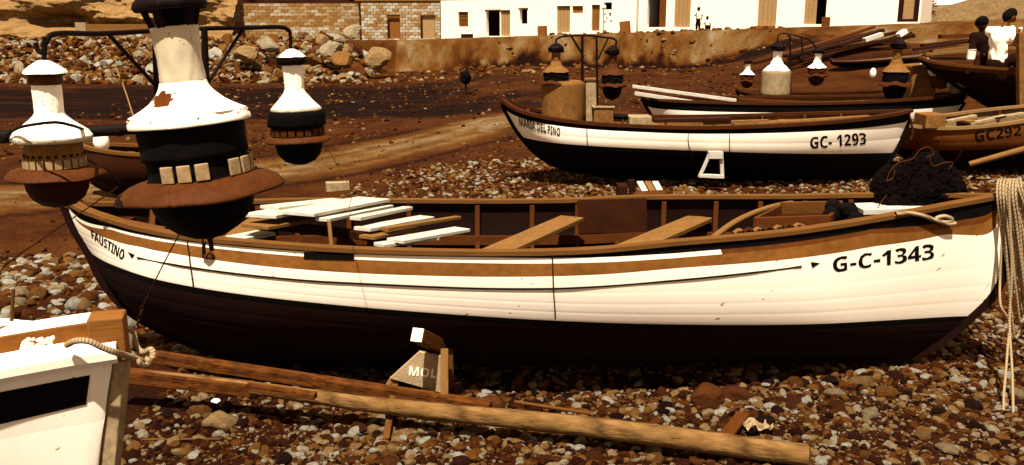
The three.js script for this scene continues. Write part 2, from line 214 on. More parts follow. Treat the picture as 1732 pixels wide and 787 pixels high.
// ---------------------------------------------------------------- boats
function catmull(pts) { const n = pts.length; return (u) => { const s = cl(u) * (n - 1), i = Math.min(n - 2, Math.floor(s)), t = s - i; const a = pts[Math.max(0, i - 1)], b = pts[i], c = pts[i + 1], d = pts[Math.min(n - 1, i + 2)]; return b.map((_, k) => { const m0 = i === 0 ? c[k] - b[k] : (c[k] - a[k]) / 2, m1 = i === n - 2 ? c[k] - b[k] : (d[k] - b[k]) / 2, t2 = t * t, t3 = t2 * t; return (2 * t3 - 3 * t2 + 1) * b[k] + (t3 - 2 * t2 + t) * m0 + (-2 * t3 + 3 * t2) * c[k] + (t3 - t2) * m1; }); }; }
class Hull {
  // stations: [sheer px, sheer py, half breadth, keel px, keel py]; centre line at distance zc (plus slope per station index)
  constructor(group, zc, st, wlA, wlB, fullness = 1, slope = 0) {
    this.g = group; const n = st.length; this.zcAt = (u) => zc + slope * u;
    this.sheer = catmull(st.map(([px, py, b], i) => { const p = P(px, py, zc + slope * i / (n - 1) - b); return [p.x, p.y, b]; }));
    this.keel = catmull(st.map(([, , , kx, ky], i) => { const p = P(kx, ky, zc + slope * i / (n - 1)); return [p.x, Math.max(p.y, groundY(p.x, zc) + 0.05)]; }));
    const A = P(wlA[0], wlA[1], zc), B = P(wlB[0], wlB[1], zc + slope); this.wl = (x) => lerp(A.y, B.y, (x - A.x) / (B.x - A.x));
    this.full = (u) => fullness * ss(0.02, 0.36, u) * ss(0.0, 0.42, 1 - u);
  }
  raw(u, v, side = 1) {
    const [xs, S, b] = this.sheer(u), [xk, K] = this.keel(u), D = S - K, f = this.full(u), kb = 0.03;
    const p1z = lerp(lerp(b, kb, 1 / 3), b * 1.02, f), p2z = lerp(lerp(b, kb, 2 / 3), b * 0.86, f), p1y = lerp(S - D / 3, S - 0.4 * D, f), p2y = lerp(S - D * 2 / 3, K + 0.13 * D, f);
    const w = 1 - v, c0 = w * w * w, c1 = 3 * w * w * v, c2 = 3 * w * v * v, c3 = v * v * v;
    const z = c0 * b + c1 * p1z + c2 * p2z + c3 * kb, y = c0 * S + c1 * p1y + c2 * p2y + c3 * K;
    return V(lerp(xs, xk, v), y, -this.zcAt(u) + side * z);
  }
  nrm(u, v, side = 1) { const e = 1e-3; const a = this.raw(Math.min(1, u + e), v, side).sub(this.raw(Math.max(0, u - e), v, side)), b = this.raw(u, Math.min(1, v + e), side).sub(this.raw(u, Math.max(0, v - e), side)); const n = b.cross(a).normalize(); if (n.lengthSq() < 0.5) n.set(0, 0, side); if (n.z * side < 0) n.negate(); return n; }
  at(u, v, side, off) { return this.raw(u, v, side).addScaledVector(this.nrm(u, v, side), off); }
  vAtY(u, y) { let a = 0, b = 1; for (let i = 0; i < 24; i++) { const m = (a + b) / 2; if (this.raw(u, m).y > y) a = m; else b = m; } return (a + b) / 2; }
  vW(u, w) { const [xs, S] = this.sheer(u), x = xs; return this.vAtY(u, w <= 1 ? S - w * Math.max(0.02, S - this.wl(x)) : this.wl(x) - (w - 1)); }   // w: 0 sheer .. 1 waterline, then metres below it + 1
  edge(list) { const q = list.map(([x, y]) => this.inv(x, y)).sort((a, b) => a[0] - b[0]); return (u) => { if (u <= q[0][0]) return q[0][1]; for (let i = 0; i + 1 < q.length; i++) if (u <= q[i + 1][0]) return lerp(q[i][1], q[i + 1][1], (u - q[i][0]) / Math.max(1e-6, q[i + 1][0] - q[i][0])); return q[q.length - 1][1]; }; }
  ev(u, w, vmode) { return w === null ? 1 : typeof w === 'function' ? w(u) : vmode ? w : this.vW(u, w); }
  strip(name, w0, w1, m, side, { off = 0, groove = 0.004, nu = 80, nv = 4, u0 = 0, u1 = 1, vmode = false } = {}) {
    const pos = [], uv = [], idx = [], gp = this.g.position;
    for (let i = 0; i <= nu; i++) {
      const u = lerp(u0, u1, i / nu), a = this.ev(u, w0, vmode), b = Math.max(a, this.ev(u, w1, vmode));
      for (let j = 0; j <= nv; j++) { const v = lerp(a, b, j / nv), p = this.at(u, v, side, off + (j === 0 || j === nv ? -groove : 0)); pos.push(p.x - gp.x, p.y - gp.y, p.z - gp.z); uv.push(p.x * 0.5, v * 0.7); }
    }
    for (let i = 0; i < nu; i++) for (let j = 0; j < nv; j++) { const a = i * (nv + 1) + j, b = a + nv + 1; side > 0 ? idx.push(a, a + 1, b, a + 1, b + 1, b) : idx.push(a, b, a + 1, a + 1, b, b + 1); }
    const g = new THREE.BufferGeometry(); g.setAttribute('position', new THREE.Float32BufferAttribute(pos, 3)); g.setAttribute('uv', new THREE.Float32BufferAttribute(uv, 2)); g.setIndex(idx); g.computeVertexNormals();
    return part(name, g, m, this.g);
  }
  sweep(name, m, pts, frames, corners) { // pts: points, frames: [X outward, Y up] per point, corners: [[ox, oy] ...]
    const pos = [], uv = [], idx = [], k = corners.length, gp = this.g.position; let len = 0;
    pts.forEach((p, i) => { if (i) len += p.distanceTo(pts[i - 1]); corners.forEach(([a, b], c) => { const q = p.clone().addScaledVector(frames[i][0], a).addScaledVector(frames[i][1], b); pos.push(q.x - gp.x, q.y - gp.y, q.z - gp.z); uv.push(len * 0.6, c * 0.06); }); });
    for (let i = 0; i + 1 < pts.length; i++) for (let c = 0; c < k; c++) { const a = i * k + c, b = i * k + (c + 1) % k; idx.push(a, b, a + k, b, b + k, a + k); }
    for (let c = 1; c + 1 < k; c++) { idx.push(0, c + 1, c); const o = (pts.length - 1) * k; idx.push(o, o + c, o + c + 1); }
    let g = new THREE.BufferGeometry(); g.setAttribute('position', new THREE.Float32BufferAttribute(pos, 3)); g.setAttribute('uv', new THREE.Float32BufferAttribute(uv, 2)); g.setIndex(idx); g.computeVertexNormals(); g = toCreasedNormals(g, 0.6);
    return part(name, g, m, this.g);
  }
  along(name, m, side, corners, { u0 = 0, u1 = 1, n = 90, v = 0 } = {}) {
    const pts = [], fr = [];
    for (let i = 0; i <= n; i++) { const u = lerp(u0, u1, i / n), p = this.raw(u, v, side), e = 2e-3, t = this.raw(Math.min(1, u + e), v, side).sub(this.raw(Math.max(0, u - e), v, side)).normalize(); const out = V(-t.z, 0, t.x).normalize(); if (out.z * side < 0) out.negate(); pts.push(p); fr.push([out, V(0, 1, 0)]); }
    return this.sweep(name, m, pts, fr, corners);
  }
  keelPart(name, m, { u0 = 0, u1 = 1, n = 120, half = 0.035, deep = 0.06, back = 0.03 } = {}) {
    const pts = [], fr = [];
    for (let i = 0; i <= n; i++) { const u = lerp(u0, u1, i / n), [x, y] = this.keel(u), e = 2e-3, a = this.keel(Math.min(1, u + e)), b = this.keel(Math.max(0, u - e)); const t = V(a[0] - b[0], a[1] - b[1], 0).normalize(); pts.push(V(x, y, -this.zcAt(u))); fr.push([V(t.y, -t.x, 0), V(0, 0, 1)]); }
    return this.sweep(name, m, pts, fr, [[-back, -half], [deep, -half], [deep, half], [-back, half]]);
  }
  ribPart(u, m, side, v1 = 0.75, w = 0.022, parent) {
    const pts = [], fr = [];
    for (let j = 0; j <= 10; j++) { const v = lerp(0.02, v1, j / 10); const q = this.raw(u, v, side); q.x = this.sheer(u)[0]; pts.push(q); fr.push([this.nrm(u, v, side), V(1, 0, 0)]); }
    return this.sweep('rib', m, pts, fr, [[-0.03, -w], [-0.03, w], [-0.085, w], [-0.085, -w]]);
  }
  thwart(u, drop, w, th, m, name = 'thwart', inset = 0.05) { const a = this.at(u, this.vAtY(u, this.sheer(u)[1] - drop), 1, -inset), b = this.at(u, this.vAtY(u, this.sheer(u)[1] - drop), -1, -inset); return wpart(name, bar(a, b, w, th, 0.008), m, this.g); }
  floor(drop, m, u0 = 0.12, u1 = 0.88) {
    const pos = [], uv = [], idx = [], gp = this.g.position, n = 40;
    for (let i = 0; i <= n; i++) { const u = lerp(u0, u1, i / n), y = Math.max(this.sheer(0.5)[1] - drop, this.keel(u)[1] + 0.12), v = this.vAtY(u, y); for (const s of [1, -1]) { const p = this.at(u, v, s, -0.03); pos.push(p.x - gp.x, p.y - gp.y, p.z - gp.z); uv.push(p.x, p.z); } }
    for (let i = 0; i < n; i++) { const a = i * 2; idx.push(a, a + 2, a + 1, a + 1, a + 2, a + 3); }
    const g = new THREE.BufferGeometry(); g.setAttribute('position', new THREE.Float32BufferAttribute(pos, 3)); g.setAttribute('uv', new THREE.Float32BufferAttribute(uv, 2)); g.setIndex(idx); g.computeVertexNormals(); return part('bottom_boards', g, m, this.g);
  }
  grid() { if (this._g) return this._g; this._g = []; for (let i = 0; i <= 90; i++) for (let j = 0; j <= 40; j++) { const u = i / 90, v = j / 40; this._g.push([u, v, ...proj(this.raw(u, v, 1))]); } return this._g; }
  inv(px, py) {
    let best = null, bd = 1e18; for (const q of this.grid()) { const d = (q[2] - px) ** 2 + (q[3] - py) ** 2; if (d < bd) { bd = d; best = q; } }
    let [u, v] = best; const e = 1e-3;
    for (let k = 0; k < 6; k++) { const p = proj(this.raw(u, v)), a = proj(this.raw(cl(u + e, -1, 1), v)), b = proj(this.raw(u, v + e)); const j11 = (a[0] - p[0]) / e, j21 = (a[1] - p[1]) / e, j12 = (b[0] - p[0]) / e, j22 = (b[1] - p[1]) / e, dt = j11 * j22 - j12 * j21; if (Math.abs(dt) < 1e-6) break; const rx = px - p[0], ry = py - p[1]; u = cl(u + cl((j22 * rx - j12 * ry) / dt, -0.02, 0.02), 0, 1); v = cl(v + cl((-j21 * rx + j11 * ry) / dt, -0.05, 0.05), 0, 1); }
    return [u, v];
  }
  pin(px, py, off) { const [u, v] = this.inv(px, py); return this.at(u, v, 1, off); }
  onHull(name, geo, quad, m, off = 0.003, depth = 0.003, wob = 0) { // geo in 0..1 x 0..1 (y up) laid on the near side between four corners (bottom-left, bottom-right, top-right, top-left)
    const p = geo.attributes.position, gp = this.g.position; const [a, b, c, d] = quad;
    for (let i = 0; i < p.count; i++) { const x = p.getX(i), y = p.getY(i), z = p.getZ(i); const px = lerp(lerp(a[0], b[0], x), lerp(d[0], c[0], x), y), py = lerp(lerp(a[1], b[1], x), lerp(d[1], c[1], x), y); const q = this.pin(px + wob * N3(px * 0.16, py * 0.16, 1.5), py + wob * N3(px * 0.16, py * 0.16, 7.5), off + z * depth); p.setXYZ(i, q.x - gp.x, q.y - gp.y, q.z - gp.z); }
    geo.computeVertexNormals(); return part(name, geo, m, this.g);
  }
  text(str, quad, m, slant = 0) { const g = new TextGeometry(str, { font, size: 1, depth: 0.2, curveSegments: 3, bevelEnabled: false }); g.computeBoundingBox(); const B = g.boundingBox; g.translate(-B.min.x, -B.min.y, -B.min.z); g.scale(1 / (B.max.x - B.min.x), 1 / (B.max.y - B.min.y), 5); return this.onHull('lettering', g, quad, m, 0.0015, 0.0012, 0.05 * Math.abs(quad[0][1] - quad[3][1])); }
  line(name, pxs, r, m, off = 0.006) { const g = tube(pxs.map(([x, y]) => this.pin(x, y, off)), r, pxs.length * 8, 6); return wpart(name, g, m, this.g); }
}
const gun = (out, inn, up, dn) => [[out, -dn], [out, up], [-inn, up], [-inn, -dn]];

// ---- the large white boat in front
const bigBoat = thing('fishing_boat', 'large white double-ended fishing boat with brown band lettered G-C-1343', 'boat', V(0.2, 0, -7.53), 'boats drawn up on the beach');
const big = new Hull(bigBoat, 7.53, [
  [113, 342, 0.03, 114, 344], [135, 356, 0.15, 131, 385], [170, 369, 0.32, 156, 427], [230, 387, 0.53, 185, 482], [310, 402, 0.74, 245, 537], [420, 413, 0.90, 390, 596], [600, 425, 1.02, 600, 630], [830, 430, 1.06, 830, 648], [1000, 426, 1.04, 1020, 652], [1140, 413, 0.97, 1200, 650], [1300, 399, 0.83, 1376, 641], [1420, 383, 0.65, 1482, 624], [1530, 364, 0.45, 1568, 585], [1620, 347, 0.24, 1638, 533], [1665, 339, 0.11, 1688, 472], [1694, 333, 0.03, 1702, 350]],
  [158, 424], [1636, 538]);
const stripeTop = big.edge([[117, 352], [187, 384], [235, 396], [300, 406], [380, 415], [622, 431], [796, 435], [980, 436], [1140, 429], [1356, 408], [1476, 388], [1688, 348]]);
const bandTop = big.edge([[117, 355], [187, 388], [235, 401], [300, 412], [380, 422], [622, 440], [796, 445], [980, 445], [1140, 437], [1356, 416], [1476, 395], [1688, 356]]);
const bandBot = big.edge([[126, 370], [187, 405], [235, 417], [295, 429], [341, 437], [380, 442], [500, 455], [622, 463], [796, 468], [980, 466], [1140, 454], [1356, 436], [1476, 417], [1600, 396], [1688, 378]]);
for (const s of [1, -1]) {
  big.strip('sheer_strake', 0, stripeTop, M.black, s, { groove: 0 }); big.strip('sheer_stripe', stripeTop, bandTop, M.white, s, { u1: 0.63, groove: 0 }); big.strip('sheer_stripe', stripeTop, bandTop, M.bandDark, s, { u0: 0.63, groove: 0 });
  big.strip('painted_band', bandTop, bandBot, M.band, s, { nv: 6, groove: 0 });
  for (const [a, b] of [[bandBot, 0.56], [0.56, 0.72], [0.72, 0.86], [0.86, 1]]) big.strip('topside_strake', a, b, M.white, s, { nv: 6, groove: 0.001 });
  big.strip('waterline_stripe', 1, 1.045, M.black, s, { groove: 0 });
  for (const [a, b, m] of [[1.045, 1.17, M.bottom], [1.17, 1.3, M.bottom], [1.3, 1.42, M.bottom], [1.42, null, M.bottom]]) big.strip('bottom_strake', a, b, m, s, { nv: 6, groove: 0.002 });
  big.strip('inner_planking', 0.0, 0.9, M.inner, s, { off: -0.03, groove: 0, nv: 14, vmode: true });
  big.along('gunwale', M.rail, s, gun(0.018, 0.075, 0.022, 0.012));
  big.along('inner_stringer', M.rib, s, [[-0.085, -0.42], [-0.085, -0.33], [-0.115, -0.33], [-0.115, -0.42]], { u0: 0.2, u1: 0.8 });
  for (let i = 0; i < 17; i++) big.ribPart(0.16 + i * 0.042, M.rib, s);
}
big.keelPart('keel', M.bottom); big.floor(0.85, M.woodDark);
wpart('stem_head', bar(P(1697, 352, 7.53), P(1703, 318, 7.53), 0.085, 0.09), M.railDark, bigBoat); wpart('stern_head', bar(P(118, 352, 7.53), P(124, 322, 7.53), 0.085, 0.11), M.woodMid, bigBoat);
for (const u of [0.3, 0.75]) big.thwart(u, 0.17, 0.24, 0.045, M.wood);
for (const [x0, x1] of [[-0.26, 0.58], [0.70, 1.82]]) wpart('thwart', bar(V(x0, 1.22, -6.6), V(x1, 1.17, -8.38), 0.24, 0.045, 0.008), M.wood, bigBoat);
// small stern and bow decks
for (const [u0, u1, n] of [[0.02, 0.15, 'stern_deck'], [0.80, 0.98, 'fore_deck']]) { const pos = [], uv = [], idx = [], gp = bigBoat.position; for (let i = 0; i <= 14; i++) { const u = lerp(u0, u1, i / 14); for (const s of [1, -1]) { const p = big.at(u, big.vAtY(u, big.sheer(u)[1] - 0.11), s, -0.03); pos.push(p.x - gp.x, p.y - gp.y, p.z - gp.z); uv.push(p.x, p.z); } } for (let i = 0; i < 14; i++) { const a = i * 2; idx.push(a, a + 2, a + 1, a + 1, a + 2, a + 3); } const g = new THREE.BufferGeometry(); g.setAttribute('position', new THREE.Float32BufferAttribute(pos, 3)); g.setAttribute('uv', new THREE.Float32BufferAttribute(uv, 2)); g.setIndex(idx); g.computeVertexNormals(); part(n, g, n === 'fore_deck' ? M.woodMid : M.railDark, bigBoat); }
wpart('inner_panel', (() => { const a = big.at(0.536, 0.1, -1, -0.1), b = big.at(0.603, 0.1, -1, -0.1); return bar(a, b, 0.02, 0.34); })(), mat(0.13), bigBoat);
// paint marks
big.line('painted_line', [[232, 436], [300, 449], [390, 462], [520, 475], [650, 482], [800, 488], [900, 489], [980, 487], [1140, 475], [1260, 463], [1356, 451]], 0.008, M.ink, 0.001);
big.text('G-C-1343', [[1409, 461], [1580, 438], [1580, 412], [1409, 436]], M.ink);
big.text('FAUSTINO', [[155, 403], [207, 441], [212, 424], [153, 388]], M.ink);
{ const tri = new THREE.BufferGeometry(); tri.setAttribute('position', new THREE.Float32BufferAttribute([0, 0, 0.2, 1, 0.5, 0.2, 0, 1, 0.2], 3)); tri.setAttribute('uv', new THREE.Float32BufferAttribute([0, 0, 1, 0, 0, 1], 2)); big.onHull('arrow_mark', tri.clone(), [[1374, 453], [1388, 450], [1386, 440], [1371, 443]], M.ink, 0.004); big.onHull('arrow_mark', tri.clone(), [[223, 437], [230, 436], [226, 425], [216, 426]], M.ink, 0.004); }
{ const q = new THREE.PlaneGeometry(1, 1, 8, 2); q.translate(0.5, 0.5, 0); big.onHull('dark_patch', q, [[514, 438], [599, 440], [599, 429], [514, 426]], M.black, 0.006); }
big.line('lashing_line', [[934, 433], [935, 460], [936, 490], [938, 515], [939, 538]], 0.006, M.ropeDark, 0.012);
big.line('lashing_line', [[317, 406], [320, 425], [323, 450], [326, 470], [328, 486]], 0.005, M.ropeDark, 0.01);
wpart('thole_peg', rod(P(344, 398, 6.72), P(344, 436, 6.70), 0.012), M.iron, bigBoat);
wpart('rope_curl', tube([P(344, 432, 6.69), P(350, 437, 6.68), P(360, 434, 6.68), P(356, 428, 6.68), P(348, 433, 6.67)], 0.012, 24), M.ropeDark, bigBoat);

// ---- the second white boat
const boat2 = thing('fishing_boat', 'white and black fishing boat lettered GC-1293 propped behind the large boat', 'boat', V(4, 0.3, -15.7), 'boats drawn up on the beach');
const h2 = new Hull(boat2, 15.7, [
  [848, 168, 0.03, 848, 170], [864, 180, 0.2, 868, 208], [890, 191, 0.42, 886, 234], [930, 200, 0.64, 912, 261], [990, 208, 0.82, 950, 281], [1070, 213, 0.95, 1040, 296], [1180, 216, 1.0, 1180, 300], [1300, 213, 0.95, 1300, 303], [1400, 207, 0.8, 1400, 303], [1470, 200, 0.55, 1462, 297], [1520, 192, 0.25, 1502, 272], [1543, 187, 0.03, 1537, 200]],
  [882, 232], [1508, 258]);
for (const s of [1, -1]) { h2.strip('sheer_strake', 0.0, 0.26, M.black, s, { nu: 50 }); h2.strip('topside_strake', 0.26, 0.64, M.white, s, { nu: 50 }); h2.strip('topside_strake', 0.64, 1, M.white, s, { nu: 50 }); h2.strip('bottom_strake', 1, 1.25, M.black, s, { nu: 50 }); h2.strip('bottom_strake', 1.25, null, M.black, s, { nu: 50 }); h2.strip('inner_planking', 0, 0.9, M.tan, s, { off: -0.03, groove: 0, nv: 10, nu: 50, vmode: true }); h2.along('gunwale', M.railDark, s, gun(0.03, 0.07, 0.025, 0.03), { n: 50 }); for (let i = 0; i < 10; i++) h2.ribPart(0.18 + i * 0.07, M.rib, s); }
h2.keelPart('keel', M.black, { n: 60 }); h2.floor(0.8, M.woodDark); for (const u of [0.3, 0.5, 0.7]) h2.thwart(u, 0.12, 0.25, 0.05, M.wood);
wpart('stem_head', bar(P(850, 178, 15.7), P(845, 162, 15.7), 0.08, 0.12), M.railDark, boat2);
h2.text('GC- 1293', [[1371, 252], [1466, 244], [1464, 224], [1371, 232]], M.ink); h2.text('MARIA DEL PINO', [[879, 213], [947, 231], [948, 217], [877, 199]], M.ink);
h2.line('lashing_line', [[993, 216], [993, 232], [994, 248]], 0.008, M.wire, 0.01); h2.line('lashing_line', [[1234, 222], [1234, 240], [1234, 256]], 0.006, M.wire, 0.01); h2.line('lashing_line', [[1165, 220], [1164, 238], [1170, 262], [1178, 280]], 0.006, M.wire, 0.01);
wpart('painter_rope', tube([P(1538, 195, 15.6), P(1542, 208, 15.6), P(1544, 225, 15.6), P(1541, 236, 15.6)], 0.02), M.ropeDark, boat2);

// ---- boats further back
function backBoat(label, zc, st, wA, wB, bands, { bottom = M.black, rail = M.railDark, inner = M.tan, slope = 0, n = 40, deep = true, ribs = 0 } = {}) {
  const mid = st[Math.floor(st.length / 2)], p = P(mid[3], mid[4], zc); p.y = Math.max(p.y, groundY(p.x, zc));
  const g = thing('fishing_boat', label, 'boat', p, 'boats drawn up on the beach'), h = new Hull(g, zc, st, wA, wB, 1, slope);
  for (const s of [1, -1]) { for (const [nm, a, b, m] of bands) h.strip(nm, a, b, m, s, { nu: n }); h.strip('bottom_strake', 1, 1.2, bottom, s, { nu: n }); h.strip('bottom_strake', 1.2, null, bottom, s, { nu: n }); h.strip('inner_planking', 0, 0.9, inner, s, { off: -0.03, groove: 0, nv: 8, nu: n, vmode: true }); h.along('gunwale', rail, s, gun(0.03, 0.07, 0.025, 0.03), { n }); for (let i = 0; i < ribs; i++) h.ribPart(0.2 + 0.6 * i / (ribs - 1), M.rib, s); }
  h.keelPart('keel', bottom, { n }); h.floor(0.8, M.woodDark); for (const u of [0.35, 0.55, 0.72]) h.thwart(u, 0.14, 0.25, 0.05, M.wood); return h;
}
const h3 = backBoat('white boat with broad black gunwale lying right behind the GC-1293 boat', 19.6, [[1086, 163, 0.03, 1087, 166], [1100, 167, 0.25, 1104, 195], [1130, 170, 0.5, 1122, 222], [1190, 173, 0.75, 1170, 248], [1280, 175, 0.92, 1270, 254], [1380, 175, 0.95, 1380, 256], [1480, 172, 0.85, 1480, 254], [1560, 167, 0.6, 1560, 244], [1610, 162, 0.3, 1600, 215], [1634, 158, 0.03, 1630, 172]], [1106, 212], [1600, 214], [['sheer_strake', 0, 0.34, M.black], ['topside_strake', 0.34, 0.7, M.white], ['topside_strake', 0.7, 1, M.white]]);
const h4 = backBoat('dark boat with thin white stripe, farthest behind the GC-1293 boat', 23.2, [[1246, 150, 0.03, 1247, 152], [1258, 155, 0.25, 1260, 175], [1290, 160, 0.5, 1280, 200], [1350, 163, 0.75, 1340, 218], [1440, 163, 0.8, 1430, 220], [1530, 159, 0.75, 1530, 220], [1600, 153, 0.45, 1590, 205], [1640, 147, 0.03, 1634, 160]], [1262, 190], [1610, 186], [['sheer_strake', 0, 0.2, M.black], ['topside_strake', 0.2, 0.45, M.white], ['topside_strake', 0.45, 1, M.black]]);
const h6 = backBoat('tan open boat lettered GC292 beside the bow of the GC-1293 boat', 16.9, [[1490, 196, 0.03, 1492, 200], [1510, 206, 0.3, 1510, 240], [1550, 214, 0.55, 1540, 268], [1610, 217, 0.8, 1600, 285], [1680, 212, 0.95, 1670, 289], [1760, 200, 0.9, 1760, 289], [1840, 184, 0.6, 1840, 284], [1900, 168, 0.3, 1890, 250], [1935, 155, 0.03, 1930, 170]], [1505, 250], [1900, 225], [['sheer_strake', 0, 0.3, mat(0.30, { gain: 1.8 })], ['topside_strake', 0.3, 0.65, mat(0.28, { gain: 1.8 })], ['topside_strake', 0.65, 1, mat(0.25, { gain: 1.8 })]], { rail: mat(0.7, { gain: 1.3, map: texGrain }), inner: mat(0.75), bottom: mat(0.03), ribs: 9 });
h6.text('GC292', [[1650, 240], [1728, 229], [1727, 212], [1649, 222]], M.ink);
const h5 = backBoat('high brown boat lettered C u R with two people sitting in it', 19.2, [[1558, 97, 0.03, 1559, 99], [1572, 103, 0.2, 1580, 118], [1600, 108, 0.5, 1612, 138], [1650, 113, 0.85, 1650, 163], [1720, 117, 1.0, 1700, 188], [1820, 117, 1.05, 1800, 205], [1920, 112, 0.9, 1900, 205], [2010, 102, 0.5, 1990, 190], [2060, 90, 0.03, 2055, 110]], [1585, 118], [2020, 140], [['sheer_strake', 0, 0.3, M.railDark], ['topside_strake', 0.3, 1, mat(0.24, { gain: 1.7 })]], { bottom: mat(0.05), rail: mat(0.32, { map: texGrain }) });
h5.text('C u.R', [[1677, 145], [1724, 150], [1724, 129], [1677, 126]], M.ink);
const h7 = backBoat('small boat with white bow end lying below the plank pile', 40, [[1404, 99, 0.03, 1405, 100], [1415, 101, 0.3, 1412, 109], [1440, 101, 0.55, 1440, 112], [1480, 98, 0.65, 1480, 112], [1520, 94, 0.55, 1520, 110], [1550, 91, 0.3, 1548, 106], [1562, 88, 0.03, 1561, 92]], [1408, 107], [1556, 101], [['topside_strake', 0, 0.5, M.white], ['topside_strake', 0.5, 1, M.bandDark]]);
const h8 = backBoat('small dark boat half hidden between the hanging lamps', 15.9, [[128, 242, 0.03, 129, 244], [140, 248, 0.2, 142, 280], [165, 254, 0.4, 160, 308], [210, 260, 0.55, 205, 325], [280, 263, 0.6, 280, 330], [350, 261, 0.5, 350, 326], [400, 255, 0.25, 395, 300], [425, 248, 0.03, 422, 258]], [140, 285], [410, 285], [['sheer_strake', 0, 0.35, mat(0.14)], ['topside_strake', 0.35, 1, mat(0.12)]], { rail: M.rail, inner: mat(0.1), bottom: mat(0.06) });
wsolo('sack', new THREE.SphereGeometry(0.16, 16, 12).scale(0.9, 1.15, 0.7).translate(...P(171, 240, 15.9).toArray()), M.white, 'white bundle lying in the small dark boat', 'bundle');

// ---- near boat, bottom left
const nearBoat = thing('fishing_boat', 'white boat bow with heavy stem post and dark name panel in the near left corner', 'boat', V(-2.4, 0, -3.6), 'boats drawn up on the beach');
const h0 = new Hull(nearBoat, 3.6, [
  [-2600, 700, 0.5, -2150, 1250], [-2000, 735, 0.78, -1900, 1300], [-1300, 752, 0.85, -1300, 1300], [-900, 738, 0.76, -900, 1290], [-500, 700, 0.58, -520, 1270], [-200, 646, 0.37, -260, 1230], [0, 609, 0.205, -60, 1160], [120, 588, 0.095, 90, 1030], [170, 581, 0.05, 150, 900], [197, 577, 0.03, 196, 600]],
  [-2300, 1150], [120, 1000], 0.95); h0.full = (u) => 0.95 * ss(0, 0.2, u) * ss(0.0, 0.16, 1 - u);
for (const s of [1, -1]) {
  for (const [a, b] of [[0.0, 0.3], [0.3, 0.55], [0.55, 0.8], [0.8, 1]]) h0.strip('topside_strake', a, b, M.white, s, { nv: 5, groove: 0.002 });
  h0.strip('bottom_strake', 1, null, M.bottom, s); h0.strip('inner_planking', 0, 0.85, mat(0.2), s, { off: -0.03, groove: 0, nv: 10, vmode: true });
  h0.along('gunwale', M.white, s, [[0.04, -0.085], [0.06, -0.06], [0.062, -0.025], [0.045, 0.0], [0.0, 0.012], [-0.05, 0.01], [-0.05, -0.085]]);
  if (s > 0) h0.along('coaming', mat(0.40, { gain: 1.8, map: texWorn }), s, [[-0.052, -0.02], [-0.052, 0.075], [-0.078, 0.075], [-0.078, -0.02]], { u1: 0.94 });
}
h0.along('side_deck', M.white, 1, [[-0.082, 0.05], [-0.082, 0.07], [-0.24, 0.07], [-0.24, 0.05]], { u1: 0.87 });
h0.floor(0.7, M.woodDark, 0.05, 0.9);
{ // stem post: raked, tan, stepping out above the rail
  const a = P(170, 900, 3.62), b = P(199, 590, 3.62), c = P(205, 565, 3.62), d = P(184, 541, 3.60);
  wpart('stem_post', bar(a, b, 0.10, 0.075, 0.008), M.tanPale, nearBoat);
  wpart('stem_head', box(0.145, 0.20, 0.13, 0, 0, 0, 0.012).rotateY(0.3).translate(...P(184, 569, 3.60).toArray()), mat(0.46, { gain: 1.8, map: texGrain, bump: 0.002 }), nearBoat);
}
{ const q = new THREE.PlaneGeometry(1, 1, 14, 4); q.translate(0.5, 0.5, 0); h0.onHull('name_panel', q, [[-90, 738], [145, 684], [152, 634], [-90, 680]], M.black, 0.004); }
wpart('stanchion', rod(P(18, 568, 3.9), P(22, 490, 3.9), 0.008), M.woodMid, nearBoat);
{ const R = rng(5), a = []; for (let i = 0; i < 40; i++) { const u = 0.695 + 0.05 * R() ** 1.3, p = h0.raw(u, 0, 1), g = stoneGeo(80 + i % 5, 1, 0.8).scale(0.010 + 0.012 * R(), 0.006 + 0.012 * R(), 0.0025); g.rotateY(0.8); p.add(V(0, 0.0 + 0.05 * R() ** 1.5, 0)); const q = h0.raw(u + 0.002, 0, 1).sub(h0.raw(u, 0, 1)).normalize(); p.add(V(-q.z, 0, q.x).multiplyScalar(V(-q.z, 0, q.x).z > 0 ? -0.05 : 0.05)); g.translate(p.x, p.y, p.z); a.push(g); } wpart('flaked_paint', merge(a), M.white, nearBoat); }

